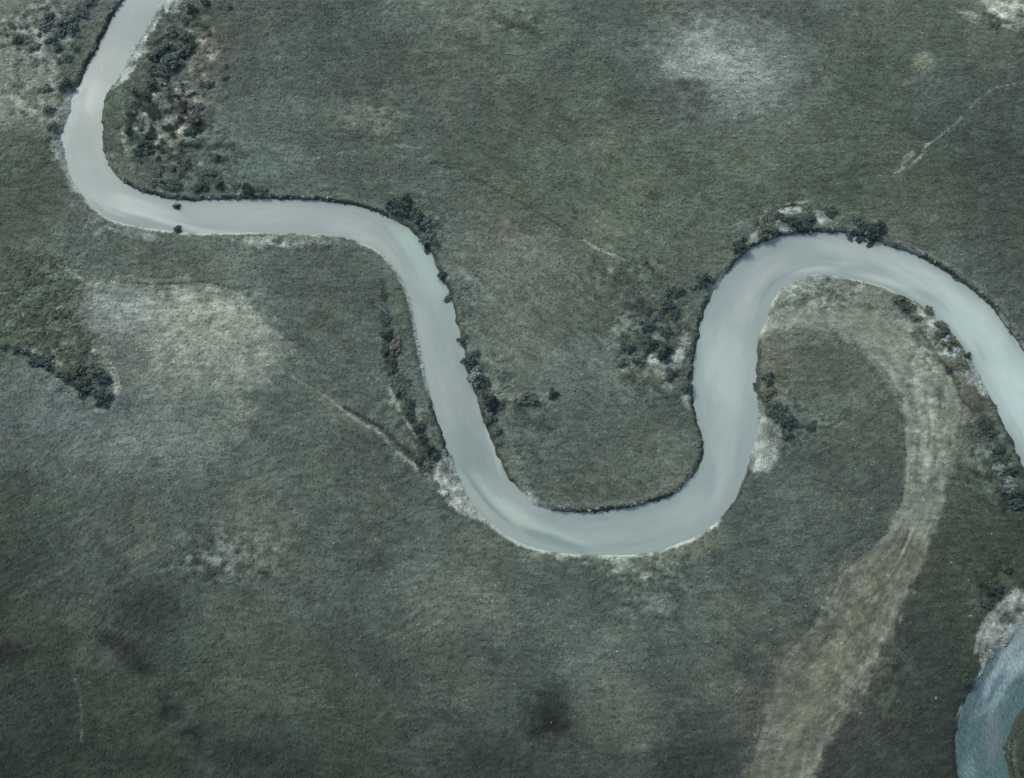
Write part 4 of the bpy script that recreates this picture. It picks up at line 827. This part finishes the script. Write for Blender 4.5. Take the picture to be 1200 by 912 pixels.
PEBS = [proto('cobble', *pebble(s), M_STONE) for s in range(4)]

n = 330000
x = RNG.uniform(-146, 146, n); y = RNG.uniform(-93, 108, n)
dd = grid_at(d, x, y); gg = grid_at(GRAV, x, y); ro = grid_at(ROUGH, x, y); ch = grid_at(CHAN, x, y)
clump = fbm(x, y, 3.0, 3, 5)
keep = (dd > .5) & (gg < .35 + .2 * RNG.random(n)) & (RNG.random(n) < .72 + .5 * clump)
x, y, ro, ch = x[keep], y[keep], ro[keep], ch[keep]; n = len(x)
z = grid_at(Z, x, y)
tint = grid_at(ALB, x, y) * (RNG.lognormal(0.0, .17, n))[:, None] * (1 + RNG.normal(0, .04, (n, 3)))
s = RNG.uniform(.27, .52, n) * (.8 + .25 * np.clip(ro, .5, 3.2)) * (1 - .2 * ch)
h = s * RNG.uniform(.35, .75, n) * (1 - .3 * ch)
scatter('grass', np.stack([x, y, z], 1), np.clip(tint, .003, .8), np.stack([s, s, h], 1), TUFTS, 'short tussocky grass covering the heath', turn=grid_at(THETA, x, y) + RNG.normal(0, .45, n) + np.where(RNG.random(n) < .5, math.pi, 0))

n = 150000
x = RNG.uniform(-146, 146, n); y = RNG.uniform(-93, 108, n)
# draw candidates only where it is stony
gi_, gj_ = np.nonzero((GRAV[FR] > .45) & (d[FR] > .1))
k = RNG.integers(0, len(gi_), 20000)
fx = gx[FR[1]]; fy = gy[FR[0]]
x = fx[gj_[k]] + RNG.uniform(-.14, .14, len(k)); y = fy[gi_[k]] + RNG.uniform(-.14, .14, len(k))
z = grid_at(Z, x, y)
s = np.clip(RNG.lognormal(-2.35, .5, len(k)), .05, .34)
tint = grid_at(ALB, x, y) * RNG.lognormal(-.1, .22, len(k))[:, None]
scatter('gravel', np.stack([x, y, z], 1), np.clip(tint, .01, .75), np.stack([s, s * RNG.uniform(.7, 1.2, len(k)), s], 1), PEBS, 'pale cobbles and pebbles lying on the stony bars')

gi_, gj_ = np.nonzero((kc[FR] > .55) & (d[FR] > -.1) & (d[FR] < .8) & (DD[FR] < 3))
k = RNG.integers(0, len(gi_), 950)
x = fx[gj_[k]] + RNG.uniform(-.14, .14, len(k)); y = fy[gi_[k]] + RNG.uniform(-.14, .14, len(k))
z = np.maximum(grid_at(Z, x, y), WATER_Z) + .05
s = np.clip(RNG.lognormal(-1.5, .5, len(k)), .1, .55)
pick_ = RNG.random(len(k))[:, None]
tint = np.where(pick_ < .35, app(62, 'g'), np.where(pick_ < .7, app(92, 's'), app(132, 'w'))) * .62 * RNG.lognormal(0, .2, len(k))[:, None]
scatter('slumped_turf', np.stack([x, y, z], 1), tint, np.stack([s * 1.3, s * .8, s * .7], 1), PEBS, 'clods of turf and soil slumped along the cut banks')

# ------------------------------------------------------------------ shrubs: crown of leaves over a spray of stems
def leaf_mat(name, rgb, var=.35):
    m, nt, b = mat_new(name)
    g = N(nt, "ShaderNodeNewGeometry"); oi = N(nt, "ShaderNodeObjectInfo")
    mr = N(nt, "ShaderNodeMapRange"); mr.inputs['To Min'].default_value = 1 - var; mr.inputs['To Max'].default_value = 1 + var * 1.3
    nt.links.new(g.outputs['Random Per Island'], mr.inputs['Value'])
    m2 = N(nt, "ShaderNodeMapRange"); m2.inputs['To Min'].default_value = .8; m2.inputs['To Max'].default_value = 1.25
    nt.links.new(oi.outputs['Random'], m2.inputs['Value'])
    mu = N(nt, "ShaderNodeMath", operation='MULTIPLY'); nt.links.new(mr.outputs[0], mu.inputs[0]); nt.links.new(m2.outputs[0], mu.inputs[1])
    vm = N(nt, "ShaderNodeVectorMath", operation='SCALE'); vm.inputs[0].default_value = rgb
    nt.links.new(mu.outputs[0], vm.inputs['Scale']); nt.links.new(vm.outputs[0], b.inputs['Base Color'])
    b.inputs['Roughness'].default_value = .7
    return m
LEAF = dict(d=leaf_mat("dark_leaves", (.034, .054, .044)), m=leaf_mat("grey_green_leaves", (.068, .092, .075)),
            o=leaf_mat("olive_leaves", (.075, .092, .058)), p=leaf_mat("pale_grey_leaves", (.12, .15, .125)), r=leaf_mat("russet_leaves", (.088, .084, .068)))
M_BARK, nt, b = mat_new("shrub_bark")
nz = N(nt, "ShaderNodeTexNoise"); nz.inputs['Scale'].default_value = 9
cr = N(nt, "ShaderNodeValToRGB"); cr.color_ramp.elements[0].color = (.05, .045, .038, 1); cr.color_ramp.elements[1].color = (.14, .125, .105, 1)
nt.links.new(nz.outputs['Fac'], cr.inputs[0]); nt.links.new(cr.outputs[0], b.inputs['Base Color']); b.inputs['Roughness'].default_value = .9

def crown_geo(seed, nl=560):
    r = np.random.default_rng(seed)
    lobes = []
    for k in range(11):
        a = r.uniform(0, 6.283); q = r.uniform(.2, .95) if k else 0
        lobes.append((q * math.cos(a), q * math.sin(a), r.uniform(.3, .85) * (1.15 - .75 * q), r.uniform(.2, .44) * (1.1 - .4 * q)))
    V = []; F = []
    for k in range(nl):
        lx, ly, lz, lr = lobes[r.integers(len(lobes))]
        dv = r.normal(size=3); dv /= np.linalg.norm(dv)
        if dv[2] < -.35: dv[2] *= -1
        p = np.array((lx, ly, lz)) + dv * lr * r.uniform(.55, 1.12)
        p[2] = max(p[2], .06)
        nrm = dv + r.normal(size=3) * .55; nrm /= np.linalg.norm(nrm)
        t1 = np.cross(nrm, r.normal(size=3)); t1 /= np.linalg.norm(t1); t2 = np.cross(nrm, t1)
        L = r.uniform(.09, .19); W = L * r.uniform(.35, .6)
        i = len(V)
        V += [p - t1 * L, p + t2 * W + nrm * .02, p + t1 * L, p - t2 * W + nrm * .02]
        F.append((i, i + 1, i + 2, i + 3))
    return np.array(V), F
def stem_geo(seed):
    r = random.Random(seed); V = []; F = []
    for k in range(6):
        a = r.uniform(0, 6.283); q = r.uniform(.15, .6); h = r.uniform(.5, .85)
        bx, by = .08 * math.cos(a), .08 * math.sin(a)
        rings = [((bx, by, -.15), .05), ((bx + q * .35 * math.cos(a), by + q * .35 * math.sin(a), h * .5), .032), ((bx + q * math.cos(a + .3), by + q * math.sin(a + .3), h), .012)]
        i = len(V)
        for (cx, cy, cz), rad in rings:
            for j in range(5):
                V.append((cx + rad * math.cos(j * 1.2566), cy + rad * math.sin(j * 1.2566), cz))
        for g_ in range(2):
            for j in range(5):
                F.append((i + g_ * 5 + j, i + g_ * 5 + (j + 1) % 5, i + g_ * 5 + 5 + (j + 1) % 5, i + g_ * 5 + 5 + j))
    return V, F
CROWN = {}
NV = 6
for v in range(NV):
    gv, gf = crown_geo(40 + v)
    for tone, lm in LEAF.items():
        me = bpy.data.meshes.new('crown'); me.from_pydata([tuple(q) for q in gv], [], gf); me.materials.append(lm); me.update()
        CROWN[v, tone] = me
STEM = []
for v in range(3):
    gv, gf = stem_geo(70 + v)
    me = bpy.data.meshes.new('trunk'); me.from_pydata(gv, [], gf); me.materials.append(M_BARK); me.update(); STEM.append(me)

ORD = ['first', 'second', 'third', 'fourth', 'fifth', 'sixth', 'seventh', 'eighth', 'ninth', 'tenth', 'eleventh', 'twelfth', 'thirteenth', 'fourteenth', 'fifteenth', 'sixteenth', 'seventeenth', 'eighteenth', 'nineteenth', 'twentieth']
TONE = dict(d='dark green', m='grey green', o='olive green', p='pale grey', r='russet brown')
proto_shrub = None
def shrub(u, v, r_px, tone, label, group, flat=1.0, stretch=1.0, turn=None):
    global proto_shrub
    rad = r_px * .2 * (1.3 if r_px <= 6.5 else 1.14)
    h = rad * .72 * flat
    x, y = at(u, v, h * .5)
    z = float(grid_at(Z, np.array([x]), np.array([y]))[0])
    z = max(z, WATER_Z - .1)
    if proto_shrub is None:
        root = bpy.data.objects.new('shrub', None); cr_ = bpy.data.objects.new('crown', CROWN[0, 'd']); tr_ = bpy.data.objects.new('trunk', STEM[0])
        root.empty_display_size = .5
        proto_shrub = (root, cr_, tr_)
    else:
        root, cr_, tr_ = [o.copy() for o in proto_shrub]
    for o in (root, cr_, tr_): COL.objects.link(o)
    cr_.parent = root; tr_.parent = root
    cr_.data = CROWN[random.randrange(NV), tone]; tr_.data = random.choice(STEM)
    root.location = (x, y, z)
    root.rotation_euler = (0, 0, random.uniform(0, 6.283) if turn is None else turn)
    root.scale = (rad * stretch, rad, h * random.uniform(.9, 1.15))
    root['label'] = label; root['category'] = 'shrub'; root['group'] = group
    return root

CLUSTERS = [
 # place, group, order words, list of (u, v, radius px, tone)
 ('in the thicket at top left', 'shrubs in the top left thicket', 'from the left', [
   (6, 33, 2.5, 'd'), (9, 41, 3, 'd'), (15, 29, 5, 'd'), (21, 45, 9, 'd'), (43, 55, 6, 'r'), (46, 41, 4, 'd'), (53, 32, 6, 'm'), (58, 16, 8, 'm'), (60, 44, 7, 'd'), (66, 54, 8, 'd'), (69, 38, 8, 'd'), (70, 70, 6, 'm'), (73, 27, 9, 'm'), (78, 66, 7, 'd'), (84, 34, 7, 'd'), (85, 20, 8, 'm'), (89, 56, 4, 'd'), (97, 12, 9, 'd'), (105, 3, 9, 'd')]),
 ('beside pale gravel at upper left', 'shrubs at the upper left bend', 'from the top', [
   (76, 97, 9, 'd'), (54, 104, 6, 'm'), (56, 128, 5, 'm'), (60, 148, 5, 'm')]),
 ('in dark scrub by the rocky shore', 'shrubs in the scrub by the rocky shore', 'from the top', [
   (240, 5, 7, 'd'), (224, 10, 7, 'd'), (270, 9, 4, 'd'), (214, 24, 9, 'm'), (202, 38, 9, 'm'), (214, 42, 10, 'd'), (224, 52, 8, 'd'), (196, 54, 11, 'm'), (212, 60, 11, 'd'), (182, 66, 10, 'm'), (200, 71, 12, 'd'), (189, 80, 11, 'd'), (174, 82, 9, 'm'), (266, 78, 4, 'd'), (264, 92, 5, 'd'), (180, 101, 8, 'd'), (168, 112, 7, 'd'), (157, 104, 5, 'd')]),
 ('in brown scrub inside upper left bend', 'shrubs in the brown scrub', 'from the top', [
   (245, 100, 5, 'd'), (155, 119, 8, 'm'), (232, 126, 6, 'm'), (152, 134, 6, 'd'), (228, 140, 9, 'd'), (166, 150, 6, 'm'), (152, 152, 9, 'd'), (222, 155, 9, 'd'), (168, 168, 9, 'd'), (162, 178, 8, 'd'), (252, 184, 6, 'm'), (218, 190, 8, 'd'), (214, 200, 9, 'd'), (203, 196, 5, 'o'), (246, 203, 6, 'm'), (186, 203, 6, 'm')]),
 ('in the row on the north bank', 'shrubs on the north bank', 'from the left', [
   (177, 213, 8, 'm'), (199, 219, 10, 'd'), (234, 216, 10, 'd'), (259, 216, 8, 'd'), (276, 218, 5, 'm'), (292, 219, 8, 'd'), (306, 223, 5, 'd')]),
 ('on the bank where the river turns', 'shrubs on the turning bank', 'from the top', [
   (468, 240, 12, 'd'), (476, 236, 7, 'd'), (487, 257, 10, 'd'), (496, 263, 8, 'm'), (499, 276, 8, 'm'), (509, 286, 6, 'o'), (500, 290, 4, 'd'), (519, 321, 6, 'd'), (524, 346, 4, 'm')]),
 ('on the middle reach east bank', 'shrubs along the middle reach', 'from the top', [
   (544, 398, 7, 'd'), (552, 422, 10, 'd'), (559, 443, 11, 'p'), (563, 451, 8, 'd'), (570, 470, 11, 'd'), (575, 488, 8, 'm'), (582, 503, 6, 'm'), (584, 520, 5, 'm')]),
 ('in the narrow gully by the river', 'shrubs in the gully', 'from the top', [
   (451, 345, 4, 'd'), (452, 360, 5, 'm'), (453, 376, 6, 'd'), (454, 391, 7, 'd'), (461, 406, 7, 'r'), (454, 411, 6, 'd'), (458, 422, 7, 'd'), (461, 433, 5, 'd'), (463, 446, 7, 'm'), (466, 456, 7, 'm'), (478, 474, 6, 'd'), (481, 487, 7, 'd'), (490, 500, 6, 'd'), (495, 513, 6, 'd'), (501, 526, 8, 'd'), (509, 531, 7, 'd'), (492, 540, 5, 'd'), (499, 547, 5, 'm')]),
 ('in the clump at the centre', 'shrubs in the clump by the second loop', 'from the top', [
   (824, 327, 9, 'd'), (836, 328, 4, 'd'), (815, 333, 6, 'm'), (795, 342, 6, 'd'), (783, 346, 7, 'd'), (776, 352, 5, 'm'), (784, 356, 6, 'd'), (772, 362, 5, 'o'), (791, 369, 6, 'd'), (768, 372, 5, 'm'), (760, 382, 7, 'd'), (780, 390, 8, 'd'), (763, 402, 8, 'd'), (738, 404, 10, 'd'), (775, 409, 10, 'd'), (757, 411, 5, 'd'), (730, 421, 9, 'm'), (749, 421, 8, 'm'), (780, 419, 6, 'd')]),
 ('by pale stones near the centre', 'shrubs near the pale stones', 'from the left', [
   (612, 468, 6, 'm'), (622, 465, 6, 'm'), (648, 461, 7, 'd'), (785, 438, 7, 'd'), (804, 452, 8, 'd')]),
 ('on top of the right loop', 'shrubs over the right hand loop', 'from the left', [
   (869, 290, 8, 'd'), (866, 280, 5, 'm'), (897, 267, 10, 'o'), (904, 271, 7, 'm'), (911, 253, 4, 'd'), (923, 255, 8, 'd'), (930, 261, 9, 'd'), (940, 264, 8, 'd'), (949, 255, 6, 'm'), (973, 249, 6, 'd'), (1004, 256, 5, 'm'), (1010, 264, 8, 'd'), (1021, 268, 9, 'd'), (1033, 267, 8, 'd')]),
 ('inside the right loop by water', 'shrubs inside the right hand loop', 'from the top', [
   (899, 444, 7, 'd'), (887, 452, 4, 'd'), (904, 456, 6, 'o'), (897, 463, 7, 'o'), (908, 474, 7, 'd'), (903, 482, 6, 'm'), (913, 484, 8, 'd'), (931, 493, 3, 'd'), (921, 494, 8, 'd'), (951, 499, 5, 'd'), (922, 510, 5, 'd')]),
 ('among white stones of the right loop', 'shrubs on the point bar', 'from the top', [
   (1051, 351, 7, 'o'), (1059, 355, 8, 'd'), (1068, 359, 6, 'o'), (1088, 363, 5, 'o'), (1075, 374, 4, 'o'), (1103, 381, 6, 'o'), (1106, 388, 6, 'd'), (1098, 393, 4, 'm'), (1119, 400, 5, 'o'), (1110, 405, 6, 'o'), (1136, 416, 4, 'd'), (1126, 423, 8, 'o'), (1113, 433, 5, 'd')]),
 ('in the row at the right edge', 'shrubs behind the right hand bank', 'from the top', [
   (1159, 499, 6, 'd'), (1165, 509, 5, 'd'), (1172, 526, 6, 'd'), (1178, 538, 7, 'd'), (1172, 549, 7, 'p'), (1184, 553, 7, 'd'), (1180, 563, 7, 'p'), (1187, 571, 6, 'p'), (1193, 577, 8, 'd'), (1175, 573, 5, 'm'), (1191, 588, 6, 'd')]),
 ('above the lower right gravel bar', 'shrubs above the lower right bar', 'from the top', [
   (1180, 667, 4, 'd'), (1160, 689, 6, 'd'), (1169, 692, 8, 'd'), (1156, 708, 5, 'd'), (1136, 798, 5, 'd')]),
 ('by the rough grass at left edge', 'shrubs at the end of the rough grass', 'from the left', [
   (4, 406, 4, 'd'), (18, 410, 4, 'd'), (29, 412, 6, 'm'), (42, 420, 7, 'd'), (52, 423, 9, 'd'), (70, 437, 7, 'm'), (79, 443, 6, 'd'), (90, 434, 8, 'o'), (95, 452, 9, 'd'), (103, 457, 7, 'd'), (107, 428, 7, 'm'), (117, 440, 10, 'd'), (125, 446, 5, 'd'), (118, 464, 10, 'd')]),
]
def size_word(r):
    return 'tiny' if r <= 3 else 'small' if r <= 5 else 'middling' if r <= 8 else 'large'
for place, group, order, items in CLUSTERS:
    horiz = 'left' in order
    items = sorted(items, key=lambda q: q[0] if horiz else q[1])
    for i, (u, v, r_px, tone) in enumerate(items):
        if 'scrub' in place or 'thicket' in place:
            r_px *= .8
            if tone == 'd' and random.random() < .5: tone = 'm'
        shrub(u, v, r_px * random.uniform(.95, 1.15), tone, f"{size_word(r_px)} {TONE[tone]} shrub {place}, {ORD[i]} {order}", group, flat=random.uniform(.6, 1.1), stretch=random.uniform(.9, 1.45))
shrub(206, 238, 4.6, 'd', 'dark shrub hanging over the water from the north bank at left', 'shrubs at the water edge')
shrub(207, 268, 4.6, 'd', 'dark shrub at the south water edge, facing another across the river', 'shrubs at the water edge')
shrub(207, 263, 3, 'm', 'thin grey green shrub leaning over water from the south bank', 'shrubs at the water edge')
for i, (u, v, r_px) in enumerate([(998, 276, 4), (1010, 279, 4), (1021, 282, 4)]):
    shrub(u, v, r_px, 'd', f"small dark shrub hanging under the right loop bank, {ORD[i]} of three from left", 'shrubs hanging under the bank', flat=.7, stretch=1.4)

# ------------------------------------------------------------------ single stones
m_st, nt, b = mat_new("pale_limestone")
nz = N(nt, "ShaderNodeTexNoise"); nz.inputs['Scale'].default_value = 3; nz.inputs['Detail'].default_value = 6
cr = N(nt, "ShaderNodeValToRGB"); cr.color_ramp.elements[0].color = (.14, .15, .14, 1); cr.color_ramp.elements[1].color = (.30, .31, .295, 1); cr.color_ramp.elements[0].position = .3; cr.color_ramp.elements[1].position = .7
nt.links.new(nz.outputs['Fac'], cr.inputs[0]); nt.links.new(cr.outputs[0], b.inputs['Base Color']); b.inputs['Roughness'].default_value = .85
def boulder_mesh(seed, mat=None):
    r = np.random.default_rng(seed)
    bm = bmesh.new(); bmesh.ops.create_icosphere(bm, subdivisions=2, radius=1)
    planes = [(lambda q: q / np.linalg.norm(q))(r.normal(size=3)) for _ in range(7)]
    for v in bm.verts:
        p = np.array(v.co)
        for q in planes:
            e = p @ q - .72
            if e > 0: p = p - q * e * .85
        p *= 1 + r.normal(0, .025)
        v.co = p
    me = bpy.data.meshes.new('boulder'); bm.to_mesh(me); bm.free(); me.materials.append(mat or m_st)
    return me
m_fs = m_st.copy(); m_fs.name = "grey_fieldstone"
_e = [q for q in m_fs.node_tree.nodes if q.type == 'VALTORGB'][0].color_ramp.elements
_e[0].color = (.09, .10, .09, 1); _e[1].color = (.19, .2, .185, 1)
BM = [boulder_mesh(s) for s in range(4)]
BS = [boulder_mesh(s + 9, m_fs) for s in range(3)]
STONES = [
 (207, 106, 3.2, 'flat white boulder in the brown scrub east of the rocky top left shore'),
 (193, 99, 2.2, 'small pale boulder just left of the flat white one in the brown scrub'),
 (219, 104, 1.8, 'small pale boulder just right of the flat white one in the brown scrub'),
 (439, 46, 1.6, 'pale stone alone on the heath near the top middle'),
 (841, 156, 2.0, 'pale stone on the heath below the pale bare patch'),
 (1049, 109, 1.8, 'pale stone on the heath below the tan patch'),
 (1126, 137, 1.8, 'pale stone lying on the thin trail at upper right'),
 (1105, 158, 2.0, 'pale stone half way down the thin trail at upper right'),
 (721, 427, 1.6, 'pale stone at the west foot of the clump by the second loop'),
 (1162, 626, 1.7, 'pale stone right of the old channel, highest on the dark heath'),
 (1115, 659, 1.6, 'pale stone on dark heath just right of the old channel'),
 (1135, 680, 1.6, 'pale stone midway between old channel and lower right bar'),
 (1138, 722, 1.8, 'pale stone just left of the lower right gravel bar'),
 (1097, 818, 1.8, 'pale stone on dark heath left of the blue river arm'),
 (646, 847, 1.3, 'tiny pale stone in the middle of the round dark hollow'),
 (418, 791, 1.7, 'pale stone on dark heath at the lower middle left'),
 (710, 294, 1.8, 'pale stone beside the thin ditch at the centre'),
 (931, 445, 1.6, 'pale stone on the green ground inside the right hand loop'),
 (1094, 378, 4.2, 'large white boulder at the water edge of the point bar'),
 (1110, 395, 3.6, 'white boulder below the largest one on the point bar'),
 (1118, 411, 3.4, 'flat white boulder in the middle of the point bar'),
 (1126, 411, 2.4, 'small white boulder nearest the water on the point bar'),
 (1084, 371, 2.6, 'small white boulder at the upper end of the point bar'),
 (1152, 463, 2.8, 'cream boulder at the lower end of the point bar'),
 (764, 418, 3.0, 'white boulder under the dark clump by the second loop'),
 (1011, 345, 1.8, 'white stone on the pale inner shore of the right hand loop'),
 (522, 579, 4.0, 'white boulder on the gravel bar at the foot of the gully'),
]
for i, (u, v, r_px, label) in enumerate(STONES):
    rad = r_px * .2 * (.72 if r_px < 2.1 else .9)
    x, y = at(u, v)
    z = float(grid_at(Z, np.array([x]), np.array([y]))[0])
    x, y = at(u, v, z)
    o = bpy.data.objects.new('boulder', BM[i % 4] if r_px > 2.1 else BS[i % 3]); COL.objects.link(o)
    o.location = (x, y, max(z, WATER_Z) + rad * .18); o.rotation_euler = (random.uniform(-.2, .2), random.uniform(-.2, .2), random.uniform(0, 6.283))
    o.scale = (rad * random.uniform(1.05, 1.35), rad, rad * .6)
    o['label'] = label; o['category'] = 'boulder'; o['group'] = 'pale boulders'
